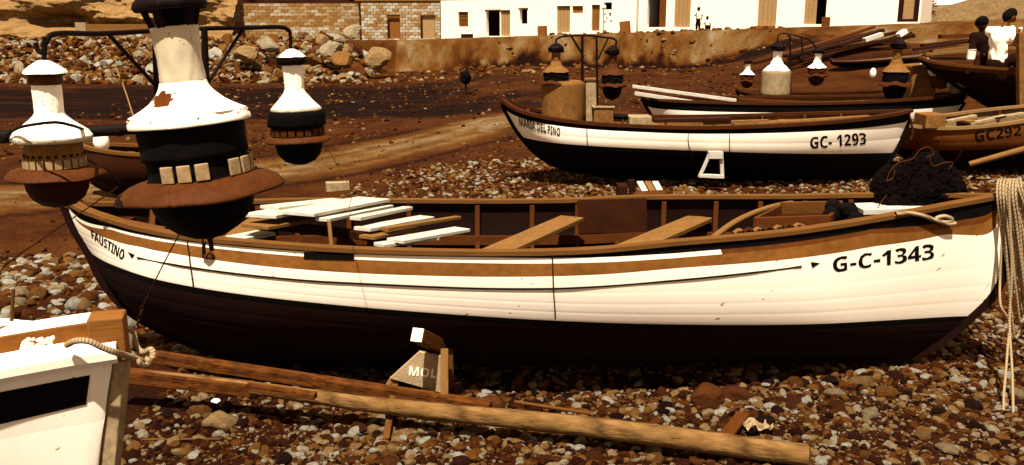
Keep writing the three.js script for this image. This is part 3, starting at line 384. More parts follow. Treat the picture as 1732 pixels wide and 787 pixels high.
// ---------------------------------------------------------------- lamps
function lathe(name, prof, y0, k, m, parent, seg = 56) { const dent = /bell|dish|chimney|cap|rim|drum/.test(name) ? 0.9 : 0.3; return part(name, latheGeo(prof.map(([r, y]) => new THREE.Vector2(r * k, (y0 - y) * k)), seg, dent * k, name.includes('dish') ? 3.2 : 1), m, parent); }
function latheGeo(pr, seg, dent, wob) { const a = []; pr.forEach((p, i) => { a.push(p); if (i + 1 < pr.length) { const q = pr[i + 1], n = Math.min(5, Math.floor(p.distanceTo(q) / 0.02)); for (let j = 1; j <= n; j++) a.push(p.clone().lerp(q, j / (n + 1))); } }); const g = new THREE.LatheGeometry(a, seg), p = g.attributes.position, uv = g.attributes.uv, R = Math.max(...a.map((q) => q.x)); let L = 0; for (let i = 1; i < a.length; i++) L += a[i].distanceTo(a[i - 1]); const sd = pr.length + pr[0].y * 7; for (let i = 0; i < p.count; i++) { const x = p.getX(i), y = p.getY(i), z = p.getZ(i), r = Math.hypot(x, z); const an = Math.atan2(z, x), e = dent * 2.2 * N3(Math.cos(an) * 2.3 + sd, y * 14, Math.sin(an) * 2.3) + dent * N3(Math.cos(an) * 6, y * 30 + sd, Math.sin(an) * 6); const f = r > 1e-4 ? (r + e * Math.min(1, r / (R * 0.5))) / r : 1; p.setXYZ(i, x * f, y + wob * dent * 1.2 * N3(Math.cos(an) * 1.7, sd, Math.sin(an) * 1.7) * r / R, z * f); uv.setXY(i, uv.getX(i) * Math.max(1, Math.round(6.283 * R * 2.5)), uv.getY(i) * L * 2.5); } g.computeVertexNormals(); return g; }
function rustOn(mesh, f) { const p = mesh.geometry.attributes.position, c = []; for (let i = 0; i < p.count; i++) { const t = f(p.getX(i), p.getY(i), p.getZ(i)); const k = ramp(t); c.push(k[0] / t * lerp(1, t, 1), k[1], k[2]); } mesh.geometry.setAttribute('color', new THREE.Float32BufferAttribute(c, 3)); }
// big lamp
const lampD = 3.4;
const lampPos = P(321, 205, lampD), lk = mpp(lampPos);
const mainLamp = thing('fishing_lamp', 'huge enamelled fishing lamp with white bell top and dark bowl', 'lamp', lampPos);
mainLamp.rotation.z = 0.09;
{
  const y0 = 205, L = (n, p, m, s) => lathe(n, p, y0, lk, m, mainLamp, s);
  L('cap', [[0.1, -34], [24, -22], [46, -4], [58, 8], [60, 16], [56, 22], [54, 20], [0.1, 4]], M.iron);
  for (let i = 0; i < 5; i++) { const a = i / 5 * 6.283 + 0.5; part('cap_strut', bar(V(Math.cos(a) * 46 * lk, (y0 - 14) * lk, Math.sin(a) * 46 * lk), V(Math.cos(a) * 34 * lk, (y0 - 50) * lk, Math.sin(a) * 34 * lk), 0.035, 0.02), M.iron, mainLamp); }
  L('flue', [[22, 10], [22, 46], [37, 50]], M.soot, 32);
  L('chimney', [[34, 48], [38, 48], [38.5, 52], [37, 60], [36.5, 120], [37.5, 138]], M.enamelDull, 64);
  const bell = L('bell', (() => { const a = [[38, 138], [39, 142], [42, 150], [49, 160], [60, 171], [74, 180], [88, 187], [95, 190]]; const o = []; for (let i = 0; i + 1 < a.length; i++) for (let j = 0; j < 4; j++) o.push([lerp(a[i][0], a[i + 1][0], j / 4), lerp(a[i][1], a[i + 1][1], j / 4)]); o.push(a[a.length - 1]); return o; })(), null, 160);
  { const p = bell.geometry.attributes.position, c = []; for (let i = 0; i < p.count; i++) { const x = p.getX(i) / lk, y = y0 - p.getY(i) / lk, z = p.getZ(i); const q = ((x + 22) / 22) ** 2 + ((y - 163) / 14) ** 2 + 0.9 * fbm(x * 0.09, y * 0.12, 3, 3); const r = z > 0 && q < 1 ? 0.10 : 1; const k = r < 1 ? [0.075, 0.019, 0.002] : [0.86, 0.755, 0.60]; c.push(k[0], k[1], k[2]); } bell.geometry.setAttribute('color', new THREE.Float32BufferAttribute(c, 3)); bell.material = new THREE.MeshPhysicalMaterial({ color: 0xffffff, specularIntensity: 0.1, vertexColors: true, map: texEnamel, roughness: 0.45, side: THREE.DoubleSide }); }
  L('bell_rim', [[95, 190], [96, 198], [99, 199], [100, 207], [98, 209], [86, 210]], M.enamel, 64);
  for (let i = 0; i < 8; i++) { const a = i / 8 * 6.283 + 0.3; const s = part('bolt', new THREE.SphereGeometry(2.2 * lk, 8, 6), M.enamelDull, mainLamp); s.position.set(Math.cos(a) * 97 * lk, (y0 - 195) * lk, Math.sin(a) * 97 * lk); }
  L('drum', [[88, 209], [87, 240], [88, 262], [82, 266], [82, 302], [96, 306]], M.soot);
  for (let i = 0; i < 20; i++) { const a = i / 20 * 6.283 + 0.1; if ((Math.sin(a) < -0.3 && Math.cos(a) > 0) || i === 2) continue; const b = part('vent_panel', box(22 * lk, 28 * lk, 5 * lk), M.panel, mainLamp); b.position.set(Math.sin(a) * 90 * lk, (y0 - 283) * lk, Math.cos(a) * 90 * lk); b.rotation.y = a; }
  L('reflector_dish', [[84, 298], [100, 300], [118, 306], [132, 314], [139, 323], [140, 328], [136, 328], [110, 318], [88, 314]], M.dish, 72);
  L('bowl', [[90, 314], [88, 335], [82, 355], [70, 375], [52, 392], [28, 404], [8, 409], [4, 412], [0.1, 413]], M.soot);
  L('drain_spigot', [[0.1, 410], [4.5, 410], [4, 432], [0.1, 433]], M.iron, 10);
}
function smallLamp(label, px, y0, d, tilt, prof, white) {
  const pos = P(px, y0, d), k = mpp(pos), g = thing('fishing_lamp', label, 'lamp', pos, 'small lamps hung from the crossbar'); g.rotation.z = tilt;
  const L = (n, m, s) => prof[n] && lathe(n, prof[n], y0, k, m, g, s || 48);
  L('cap', M.enamel); L('cap_underside', M.iron); L('collar', M.dish); L('chimney', M.enamel); L('bell', M.enamel); L('bell_rim', M.enamelDull); L('drum', white ? M.tan : M.soot); L('reflector_dish', M.dish); L('bowl', white ? M.mesh : M.soot);
  const [pr, pt, pb, n] = prof.panels; for (let i = 0; i < n; i++) { const a = i / n * 6.283; const b = part('vent_panel', box(6.283 * pr / n * 0.8 * k, (pb - pt) * k, 3 * k), white ? M.panel : M.dish, g); b.position.set(Math.sin(a) * pr * k, (y0 - (pt + pb) / 2) * k, Math.cos(a) * pr * k); b.rotation.y = a; }
  if (prof.holes) for (let i = 0; i < 24; i++) { const a = i / 24 * 6.283; const b = part('air_hole', new THREE.CylinderGeometry(2.6 * k, 2.6 * k, 1.5 * k, 10), M.dark, g); b.rotation.set(Math.PI / 2, 0, 0); b.position.set(Math.sin(a) * prof.holes[0] * k, (y0 - prof.holes[1]) * k, Math.cos(a) * prof.holes[0] * k); b.rotation.order = 'YXZ'; b.rotation.y = a; }
  return g;
}
smallLamp('small white lamp with wide brown dish hanging at the left end of the crossbar', 73, 105, 3.0, 0.0, {
  cap: [[0.1, 101], [10, 103], [24, 112], [34, 120], [35, 124]], cap_underside: [[35, 124], [33, 127], [26, 127]], collar: [[27, 127], [28, 141], [23, 143]], chimney: [[23, 142], [23, 190]], bell: [[23, 189], [26, 195], [34, 203], [46, 212], [58, 221], [64, 230]], bell_rim: [[64, 230], [65, 236], [60, 239], [48, 240]],
  drum: [[46, 239], [47, 258], [46, 284], [52, 287]], panels: [49, 267, 283, 22], holes: [47.6, 261], reflector_dish: [[46, 282], [60, 284], [74, 290], [81, 297], [80, 300], [64, 297], [48, 294]], bowl: [[52, 294], [52, 306], [50, 322], [42, 338], [28, 349], [12, 354], [0.1, 355]] }, true);
smallLamp('smaller lamp with sooty drum hanging at the right end of the crossbar', 492, 86, 4.1, 0.03, {
  cap: [[0.1, 82], [8, 84], [18, 90], [24, 96]], cap_underside: [[24, 96], [25, 100], [23, 108], [17, 110]], chimney: [[16.5, 109], [16.5, 150]], bell: [[16.5, 149], [19, 156], [26, 166], [35, 175], [41, 181]], bell_rim: [[41, 181], [43, 184], [42, 188], [36, 189]],
  drum: [[46, 186], [49, 189], [49, 212], [43, 215], [42, 230], [46, 232]], panels: [44, 216, 228, 20], reflector_dish: [[44, 229], [52, 232], [57, 237], [54, 240], [40, 240]], bowl: [[40, 238], [40, 248], [36, 262], [26, 273], [12, 279], [0.1, 280]] }, false);
{ // the pipe frame that carries them
  const g = thing('iron_lamp_stand', 'dark iron crossbar frame with braces carrying the three near lamps', 'frame', P(304, 190, 3.75));
  const A = P(75, 63, 3.0), A2 = P(83, 61.5, 3.02), B = P(262, 52, 3.66), C = P(345, 48, 3.72), D = P(480, 47, 4.07), E = P(490, 53, 4.1);
  wpart('crossbar', tube([A.clone().add(V(0, -0.02, 0)), A2, P(170, 57, 3.34), B, P(304, 49.5, 3.70), C, P(420, 47, 3.92), D, E], 0.0098, 80, 9), M.iron, g);
  wpart('post', rod(B, P(267, 212, 3.68), 0.013), M.iron, g); wpart('post', rod(C, P(352, 212, 3.72), 0.013), M.iron, g);
  wpart('brace', rod(P(182, 57, 3.38), P(266, 148, 3.67), 0.008), M.iron, g); wpart('brace', rod(P(412, 47, 3.9), P(352, 140, 3.72), 0.007), M.iron, g);
  wpart('hook', tube([A, P(74, 82, 3.0), P(70, 90, 3.0), P(63, 84, 3.0), P(60, 72, 3.0)], 0.008, 24), M.iron, g); wpart('hook', tube([A, P(75, 84, 3.0), P(74, 103, 3.0)], 0.008, 12), M.iron, g); wpart('hook', tube([E, P(491, 66, 4.1), P(492, 86, 4.1)], 0.008, 12), M.iron, g);
  wpart('lower_rail', rod(P(250, 212, 3.67), P(368, 205, 3.73), 0.014), M.iron, g);
  const boomA = P(262, 216, 3.66), boomB = P(-140, 240, 3.35); wpart('boom', rod(boomA, boomB, 0.022, 0.03, 14), M.iron, g);
  const mastTop = boomB.clone().add(V(0, 0.9, 0)); wpart('mast', rod(V(boomB.x, 0.55, boomB.z - 0.02), mastTop.add(V(0, 0, -0.02)), 0.05, 0.04, 16), M.mast, g);
  wpart('stay_wire', tube([P(336, 330, 3.36), P(305, 392, 3.45), P(271, 457, 3.54), P(240, 520, 3.6)], 0.0028, 20, 5), M.wire, g);
  wpart('stay_wire', tube([P(200, 316, 3.4), P(139, 358, 3.6), P(70, 405, 3.75), P(5, 452, 3.85), P(-6, 470, 3.88)], 0.0028, 20, 5), M.wire, g);
  wpart('stay_wire', tube([P(127, 252, 3.1), P(150, 272, 3.2), P(186, 291, 3.3), P(205, 312, 3.35)], 0.0028, 20, 5), M.wire, g);
  wpart('stay_cord', tube([P(193, 108, 3.5), P(210, 150, 3.4), P(227, 203, 3.3)], 0.0028, 12, 5), M.wirePale, g);
  wpart('stay_cord', tube([P(508, 188, 4.1), P(544, 235, 5.5), P(575, 288, 7.2), P(597, 326, 8.5)], 0.003, 20, 5), M.wirePale, g);
  wpart('cable', tube([P(0, 238, 2.95), P(25, 219, 2.88), P(55, 211, 2.8), P(95, 207, 2.78), P(120, 212, 2.85), P(150, 221, 3.1), P(200, 223, 3.4)], 0.005, 40, 6), M.iron, g);
  for (let i = 0; i < 5; i++) wpart('chain_link', new THREE.TorusGeometry(0.012, 0.0035, 6, 12).scale(0.6, 1, 1).rotateY(i % 2 * 1.57).rotateZ(-0.35).translate(...P(240 - i * 2.4, 522 + i * 8, 3.6).toArray()), M.wire, g);
}
// rope round the near stem
{ const g = thing('mooring_rope', 'pale twisted rope made fast round the near stem post', 'rope', P(190, 590, 3.5)); const t = tube([P(112, 584, 3.42), P(128, 577, 3.40), P(150, 578, 3.40), P(172, 588, 3.42), P(200, 598, 3.46), P(228, 606, 3.55), P(246, 612, 3.6), P(258, 604, 3.62), P(256, 592, 3.64), P(240, 596, 3.66), P(230, 585, 3.68), P(226, 566, 3.7), P(222, 560, 3.72), P(210, 566, 3.72)], 0.0135, 140, 9); const uv = t.attributes.uv; for (let i = 0; i < uv.count; i++) uv.setX(i, uv.getX(i) * 14); wpart('strand', t, M.rope, g); wpart('knot', tube([P(232, 606, 3.55), P(238, 616, 3.55), P(246, 618, 3.57), P(252, 612, 3.58), P(244, 606, 3.58)], 0.012, 30, 8), M.rope, g); }

// ---------------------------------------------------------------- things in and round the large boat
{ // boards stacked in it
  const R = rng(31);
  const B = [ // near end px,py,distance, far end px,py,distance, width, tone, label
    [438, 366, 6.92, 545, 345, 8.0, 0.30, 1, 'wide pale board at the left edge of the stack'], [500, 362, 6.95, 632, 337, 8.15, 0.34, 1, 'topmost wide pale board of the stack'], [455, 352, 7.3, 575, 339, 8.2, 0.2, 1, 'pale board half hidden under the topmost board'], [430, 384, 6.85, 560, 362, 7.75, 0.28, 2, 'tan board below the left edge of the stack'],
    [545, 372, 6.95, 655, 349, 8.1, 0.13, 1, 'narrow pale board right of the topmost board'], [600, 370, 7.0, 690, 352, 8.0, 0.10, 1, 'narrow pale board pointing at the far gunwale'], [612, 388, 6.95, 722, 368, 7.9, 0.16, 1, 'pale board in the middle of the stack'], [650, 388, 7.0, 775, 368, 8.0, 0.07, 2, 'thin tan batten in the middle of the stack'], [620, 402, 6.85, 700, 386, 7.5, 0.15, 2, 'tan board low in the stack'], [668, 408, 6.8, 782, 388, 7.6, 0.17, 1, 'lowest pale board at the right end of the stack'], [640, 415, 6.75, 735, 402, 7.2, 0.12, 1, 'short pale board close to the near gunwale'], [398, 404, 6.85, 450, 394, 7.2, 0.2, 1, 'short pale board end left of the stack']];
  for (const [x0, y0, d0, x1, y1, d1, w, pale, lb] of B) wsolo('loose_board', bar(P(x0, y0, d0), P(x1, y1, d1), w, 0.03, 0.005), pale === 1 ? M.woodPale : M.wood, lb + ' in the large boat', 'board', 'boards stacked in the large boat');
  wsolo('prop_stick', bar(P(556, 372, 6.95), P(561, 424, 6.85), 0.03, 0.03), M.wood, 'short upright stick under the board stack', 'stick');
  wsolo('bearer', bar(P(470, 382, 7.3), P(700, 408, 7.3), 0.09, 0.07), M.woodDark, 'dark timber lying under the board stack', 'timber');
  wsolo('stern_pole', rod(P(172, 370, 7.2), P(280, 392, 7.0), 0.035, 0.04), M.woodMid, 'short brown pole lying in the stern of the large boat', 'pole');
  wsolo('bent_pole', tube([P(1203, 405, 6.95), P(1240, 378, 7.2), P(1285, 357, 7.6), P(1325, 346, 8.0), P(1352, 343, 8.2)], 0.026, 40, 9), M.wood, 'long bent pole leaning across the large boat', 'pole');
  const tray = thing('wooden_tray', 'shallow brown wooden tray near the bow of the large boat', 'tray', P(1350, 392, 7.3));
  wpart('front_board', bar(P(1277, 378, 7.05), P(1402, 374, 7.05), 0.03, 0.10), M.rib, tray); wpart('back_board', bar(P(1320, 354, 7.75), P(1425, 352, 7.75), 0.03, 0.13), M.woodMid, tray); wpart('side_board', bar(P(1277, 378, 7.05), P(1320, 356, 7.75), 0.03, 0.10), M.rib, tray); wpart('side_board', bar(P(1402, 374, 7.05), P(1425, 356, 7.75), 0.03, 0.10), M.rib, tray); wpart('base_board', bar(P(1300, 378, 7.35), P(1412, 374, 7.4), 0.6, 0.02), M.woodDark, tray);
  wsolo('bow_board', bar(P(1450, 354, 7.75), P(1592, 348, 7.75), 0.30, 0.05), M.woodPale, 'pale board across the bow under the net heap', 'board');
  const tk = thing('engine_block', 'black lump of tackle beside the wooden tray', 'tackle', P(1425, 372, 7.3)); const R2 = rng(8); for (let i = 0; i < 9; i++) wpart('lump', stoneGeo(40 + i, 2, 0.9).scale(0.07, 0.07, 0.07).translate(...P(1405 + 40 * R2(), 348 + 30 * R2(), 7.25 + 0.25 * R2()).toArray()), M.soot, tk);
  for (let i = 0; i < 7; i++) { const x = 1250 + i * 17; wsolo('rag', tube([P(x - 10, 396 - i * 1.8, 7.0), P(x, 390 - i * 1.8, 7.05), P(x + 8, 394 - i * 2, 7.05), P(x + 16, 388 - i * 2, 7.1)], 0.02, 16, 6), i % 2 ? M.ropeDark : M.wood, 'scrap of rope on the near side deck of the large boat', 'rope', 'rope scraps in the large boat'); }
  wsolo('lashing_knot', tube([[1515, 362], [1540, 361], [1565, 366], [1580, 372], [1600, 376], [1612, 372], [1598, 366], [1584, 370], [1602, 379], [1616, 378]].map(([x, y]) => P(x, y, 7.53 - lerp(0.50, 0.275, (x - 1515) / 100) - 0.015)), 0.017, 60, 8), M.rope, 'knotted rope on the gunwale near the bow', 'rope');
}
{ // net heap
  const c = P(1553, 345, 7.9), k = mpp(c); const g0 = new THREE.IcosahedronGeometry(1, 32), p = g0.attributes.position, v = V();
  for (let i = 0; i < p.count; i++) { v.fromBufferAttribute(p, i); const up = Math.max(0, v.y); let r = 1 + 0.28 * fbm(v.x * 1.5, v.y * 1.5, v.z * 1.5, 3) + 0.06 * fbm(v.x * 12, v.y * 12, v.z * 12, 3); const skew = 0.12 * up; p.setXYZ(i, v.x * r * 74 * k + skew * 0.2, Math.max(-0.03, v.y * r * (v.y > 0 ? 74 : 10) * k), v.z * r * 0.26); }
  g0.computeVertexNormals(); const heap = thing('net_heap', 'black heap of fishing net on the bow of the large boat', 'net', c); part('net', uvm(g0, 1), M.net, heap);
  const R = rng(4); for (let i = 0; i < 46; i++) { const a = R() * 6.28, pts = []; const e = 0.15 + 0.8 * R(); for (let j = 0; j < 7; j++) { const b = a + j * 0.28 * (R() + 0.4), q = cl(e + (R() - 0.5) * 0.25, 0.05, 0.98); pts.push(V(Math.cos(b) * 80 * k * Math.sqrt(1 - q * q), q * 82 * k, Math.sin(b) * 0.29 * Math.sqrt(1 - q * q))); } part('net_twine', tube(pts, 0.004, 28, 4), M.net, heap); }
  for (const pts of [[[1500, 306], [1506, 290], [1520, 276], [1545, 268], [1556, 254], [1572, 249], [1580, 260], [1568, 266]], [[1572, 262], [1578, 280], [1600, 275], [1612, 276], [1606, 286]], [[1500, 306], [1510, 302], [1514, 286]], [[1447, 352], [1460, 366], [1478, 362], [1488, 346], [1500, 330]]]) wpart('cord_loop', tube(pts.map(([x, y]) => P(x, y, 7.64)), 0.0045, 40, 6), mat(0.2, { map: null }), heap);
}
{ // rope coil on the stem head
  const g = thing('rope_coil', 'pale coil of rope hung over the bow of the large boat', 'rope', P(1706, 330, 7.35)); const R = rng(12);
  for (let i = 0; i < 7; i++) { const x = 1688 + i * 5.2, b = 470 + 110 * R(), sw = 16 + 8 * R(), dd = 7.40 - 0.025 * (i % 3); const t = tube([P(x + 6, 312, dd + 0.35), P(x + 4, 304, dd + 0.2), P(x, 307 + 3 * R(), dd + 0.08), P(x - 1, 330, dd), P(x + 6, 385, dd - 0.01), P(x + sw, b - 50, dd), P(x + sw + 8, b, dd + 0.03), P(x + sw + 17, b - 30, dd + 0.05), P(x + sw + 10, 385, dd + 0.07), P(x + 9, 318, dd + 0.1), P(x + 7, 304, dd + 0.2), P(x + 8, 314, dd + 0.35)], 0.0105, 110, 7); const uv = t.attributes.uv; for (let k = 0; k < uv.count; k++) uv.setX(k, uv.getX(k) * 22); wpart('rope_loop', t, M.rope, g); }
  const t = tube([P(1700, 310, 7.42), P(1696, 400, 7.38), P(1692, 470, 7.34), P(1694, 520, 7.2), P(1706, 540, 7.18), P(1704, 600, 6.95), P(1698, 680, 6.6), P(1700, 735, 6.34), P(1706, 742, 6.32), P(1712, 722, 6.36), P(1713, 640, 6.8), P(1708, 540, 7.15), P(1712, 460, 7.22), P(1706, 320, 7.3)], 0.0105, 140, 7); const uv = t.attributes.uv; for (let k = 0; k < uv.count; k++) uv.setX(k, uv.getX(k) * 50); wpart('rope_loop', t, M.rope, g);
}
// poles on the stones
{ const a = PY(205, 633, 0.28), b = PY(1366, 768, 0.10); const pts = []; for (let i = 0; i <= 10; i++) { const p = a.clone().lerp(b, i / 10); p.y += 0.012 * Math.sin(i * 1.1); pts.push(p); }
  const g = new THREE.TubeGeometry(new THREE.CatmullRomCurve3(pts), 80, 1, 16), q = g.attributes.position, c = V(); const curve = new THREE.CatmullRomCurve3(pts);
  for (let i = 0; i <= 80; i++) { curve.getPointAt(i / 80, c); for (let j = 0; j <= 16; j++) { const o = i * 17 + j; const r = lerp(0.047, 0.077, ss(0, 0.9, i / 80)) * (1 + 0.05 * N3(i * 0.2, j * 0.7, 3)); q.setXYZ(o, c.x + (q.getX(o) - c.x) * r, c.y + (q.getY(o) - c.y) * r, c.z + (q.getZ(o) - c.z) * r); g.attributes.uv.setXY(o, i / 80 * 5.2, j / 16 * 0.5); } }
  g.computeVertexNormals(); const end = new THREE.CircleGeometry(0.077, 16).rotateY(Math.PI / 2).translate(b.x, b.y, b.z);
  const m = thing('mast_pole', 'long thick round mast lying on the pebbles in front of the large boat', 'pole', V((a.x + b.x) / 2, 0, (a.z + b.z) / 2)); wpart('shaft', g, M.mast, m); wpart('squared_end', bar(a.clone().add(V(-0.05, 0, 0)), a.clone().lerp(b, 0.215), 0.105, 0.105, 0.012), M.beam, m); wpart('end_grain', end, M.tanPale, m);
  wsolo('squared_beam', bar(PY(235, 600, 0.30), PY(830, 690, 0.13), 0.10, 0.09, 0.012), M.beam, 'weathered squared timber lying behind the long mast', 'timber');
  wsolo('scarf_block', bar(PY(418, 652, 0.33).add(V(0, 0, 0.02)), PY(535, 668, 0.3).add(V(0, 0, 0.02)), 0.07, 0.05, 0.01), M.beam, 'short block spliced along the long mast', 'timber'); }
{ // trestle
  const d = 6.6, g = thing('trestle', 'wooden trestle with lettered plate propping the near side of the large boat', 'trestle', PY(715, 690, 0));
  const s = new THREE.Shape(); const o = P(710, 640, d); [[710, 594], [755, 603], [753, 664], [661, 638]].forEach(([x, y], i) => { const p = P(x, y, d); i ? s.lineTo(p.x - o.x, p.y - o.y) : s.moveTo(p.x - o.x, p.y - o.y); });
  const pl = new THREE.ExtrudeGeometry(s, { depth: 0.025, bevelEnabled: true, bevelSize: 0.004, bevelThickness: 0.004, bevelSegments: 1 }); pl.translate(o.x, o.y, o.z); const plate = wpart('plate', uvm(pl), mat(0.85, { gain: 1.7, map: texWorn, bump: 0.003 }), g);
  const ft = new TextGeometry('MOL', { font, size: 0.075, depth: 0.004, curveSegments: 3 }); ft.rotateZ(-0.12); const tp = P(690, 632, d); ft.translate(tp.x, tp.y, tp.z + 0.03); wpart('lettering', ft, M.white, g);
  const up = P(709, 566, 6.6); wpart('top_beam', bar(P(706, 567, 6.32), P(758, 594, 6.85), 0.095, 0.11, 0.01), M.woodMid, g); wpart('beam_end', bar(P(705.4, 566.7, 6.314), P(705.9, 567, 6.319), 0.088, 0.102, 0.001), M.white, g);
  wpart('leg', bar(P(752, 590, d - 0.02), PY(752, 706, 0.02), 0.06, 0.07), M.wood, g); wpart('leg', bar(P(760, 590, d + 0.12), P(762, 676, d + 0.12), 0.06, 0.03), M.woodMid, g);
  wpart('leg', bar(P(668, 640, d + 0.03), PY(648, 672, 0.1), 0.06, 0.06), M.wood, g); wpart('leg', bar(P(668, 652, d - 0.02), PY(653, 745, 0.02), 0.05, 0.04), M.woodMid, g); wpart('brace', bar(P(764, 662, d + 0.1), P(798, 652, d + 0.5), 0.04, 0.12), M.woodDark, g);
}
// single stones and scraps that stand out
const stoneAt = (px, py, r, sx, sy, m, label, seed, n = 'boulder', cat = 'stone') => { const p = PY(px, py, 0.0); p.y = groundY(p.x, -p.z) + r * sy * 0.35; const s = solo(n, stoneGeo(seed, 4, 0.8), m, label, cat); s.position.copy(p); s.scale.set(r * sx, r * sy, r); return s; };
stoneAt(371, 722, 0.10, 1.25, 1.0, mat(0.75, { map: texMottle, bump: 0.01 }), 'large pale oval stone in front of the near stem', 62);
stoneAt(832, 692, 0.10, 1.0, 1.0, mat(0.28, { map: texMottle, bump: 0.01 }), 'round brown stone beside the trestle', 63);
stoneAt(1198, 682, 0.13, 1.05, 1.15, mat(0.26, { map: texMottle, bump: 0.01 }), 'big rounded brown boulder under the bow half of the large boat', 64);
stoneAt(1242, 672, 0.12, 1.2, 0.75, mat(0.2, { map: texMottle, bump: 0.01 }), 'angular dark stone tucked behind the big rounded boulder', 65);
stoneAt(1607, 586, 0.055, 1, 0.9, mat(0.7, { map: texMottle }), 'single pale stone in the shade below the bow', 66);
stoneAt(365, 682, 0.035, 1, 0.8, M.white, 'tiny white stone just above the large oval stone', 67);
{ const g = new THREE.PlaneGeometry(0.2, 0.15, 14, 10), p = g.attributes.position; g.rotateX(-Math.PI / 2); for (let i = 0; i < p.count; i++) { const x = p.getX(i), z = p.getZ(i); p.setXYZ(i, x * (1 + 0.5 * N3(x * 9, z * 9, 2)) + 0.03 * N3(x * 14, z * 14, 8), 0.03 + 0.07 * N3(x * 9 + 3, z * 10, 5) + 0.05 * N3(x * 24, z * 24, 1), z + 0.05 * N3(x * 13, z * 12, 3)); } g.computeVertexNormals(); const w = PY(1282, 735, 0); const m = solo('paper_scrap', toCreasedNormals(g, 0.35), M.tanPale, 'crumpled white scrap on the pebbles near the mast end', 'scrap'); m.position.set(w.x, 0.03, w.z); }
wsolo('driftwood', bar(PY(1222, 745, 0.05), PY(1258, 700, 0.06), 0.10, 0.03), M.rib, 'short dark plank among the pebbles beside the white scrap', 'plank');
wsolo('driftwood', rod(PY(870, 680, 0.12), PY(1000, 700, 0.05), 0.014), M.woodMid, 'thin stick on the stones right of the trestle', 'stick');
wsolo('driftwood', rod(PY(240, 744, 0.03), PY(372, 743, 0.03), 0.008), M.woodMid, 'thin rod lying on the pebbles below the large oval stone', 'stick');
{ const p = PY(571, 318, 0.12), b = box(0.42, 0.16, 0.2, 0, 0.08, 0).rotateY(0.25); const m = solo('masonry_block', b, M.tanPale, 'pale masonry block on the sand behind the large boat', 'block'); m.position.copy(p); m.position.y = groundY(p.x, -p.z) - 0.01; }
{ // gear behind the big boat
  const z = 13.6, gy = groundY(P(1085, 340, z).x, z);
  const g = thing('broken_crate', 'broken slatted wooden crate seen just over the far gunwale', 'crate', V(P(1085, 340, z).x, gy, -z));
  wpart('post', bar(P(1068, 304, z), P(1072, 348, z), 0.1, 0.1), M.frameDark, g); wpart('block', bar(P(1044, 328, z), P(1060, 328, z), 0.3, 0.3), M.woodDark, g);
  for (let i = 0; i < 3; i++) wpart('slat', bar(P(1082 + i * 13, 308, z + 0.4), P(1094 + i * 13, 330, z), 0.10, 0.04), i % 2 ? M.wood : M.woodPale, g); wpart('base_board', bar(P(1070, 336, z), P(1126, 334, z), 0.3, 0.2), M.rib, g);
  const t = thing('trestle', 'small A-shaped wooden trestle standing behind the large boat', 'trestle', V(P(1160, 343, z).x, gy, -z));
  wpart('leg', bar(P(1154, 314, z), P(1142, 346, z), 0.06, 0.07), M.wood, t); wpart('leg', bar(P(1156, 314, z), P(1184, 346, z), 0.06, 0.07), M.wood, t); wpart('rung', bar(P(1146, 334, z), P(1172, 334, z), 0.05, 0.05), M.wood, t);
  const z2 = 14.6, u = thing('trestle', 'pale wooden trestle propping the side of the GC-1293 boat', 'trestle', V(P(1202, 303, z2).x, groundY(3, z2), -z2));
  wpart('leg', bar(P(1200, 262, z2), P(1183, 300, z2), 0.06, 0.05), M.woodPale, u); wpart('leg', bar(P(1220, 258, z2), P(1222, 302, z2), 0.06, 0.05), M.woodPale, u); wpart('top_block', bar(P(1198, 262, z2), P(1222, 262, z2), 0.14, 0.12), M.woodPale, u); wpart('sill', bar(P(1182, 297, z2), P(1224, 299, z2), 0.08, 0.06), M.woodPale, u);
}
// ---------------------------------------------------------------- lamps and gear on the boats behind
function farLamp(label, px, top, bot, r, d, { tank = 0, tone = M.enamel, drum = M.soot } = {}) {
  const h = bot - top, pos = P(px, bot, d), k = mpp(pos), g = thing('fishing_lamp', label, 'lamp', pos, 'lamps on the boats behind'); const Y = (f) => bot - h * f;
  const L = (n, p, m) => lathe(n, p.map(([a, f]) => [a * r, Y(f)]), bot, k, m, g, 28);
  L('cap', [[0.02, 1], [0.3, 0.97], [0.55, 0.9], [0.5, 0.84], [0.3, 0.82]], M.iron); L('chimney', [[0.3, 0.84], [0.3, 0.66]], tone); L('bell', [[0.3, 0.67], [0.45, 0.58], [0.8, 0.5], [0.92, 0.47]], tone);
  if (tank) L('tank', [[0.9, 0.47], [1, 0.44], [1, 0.04], [0.9, 0], [0.02, 0]], M.tanPale); else { L('drum', [[0.9, 0.47], [0.85, 0.45], [0.85, 0.32], [0.8, 0.3]], drum); L('reflector_dish', [[0.8, 0.32], [1, 0.29], [1.12, 0.25], [0.8, 0.24]], M.railDark); L('bowl', [[0.8, 0.25], [0.74, 0.14], [0.5, 0.05], [0.02, 0]], drum); }
  return g;
}
function farFrame(label, d, pts, post) { const g = thing('iron_lamp_stand', label, 'frame', P(post[0], post[2], d)); wpart('crossbar', tube(pts.map(([x, y]) => P(x, y, d)), 0.02, 30, 6), M.iron, g); wpart('post', rod(P(post[0], post[1], d), P(post[0], post[2], d), 0.025), M.iron, g); return g; }
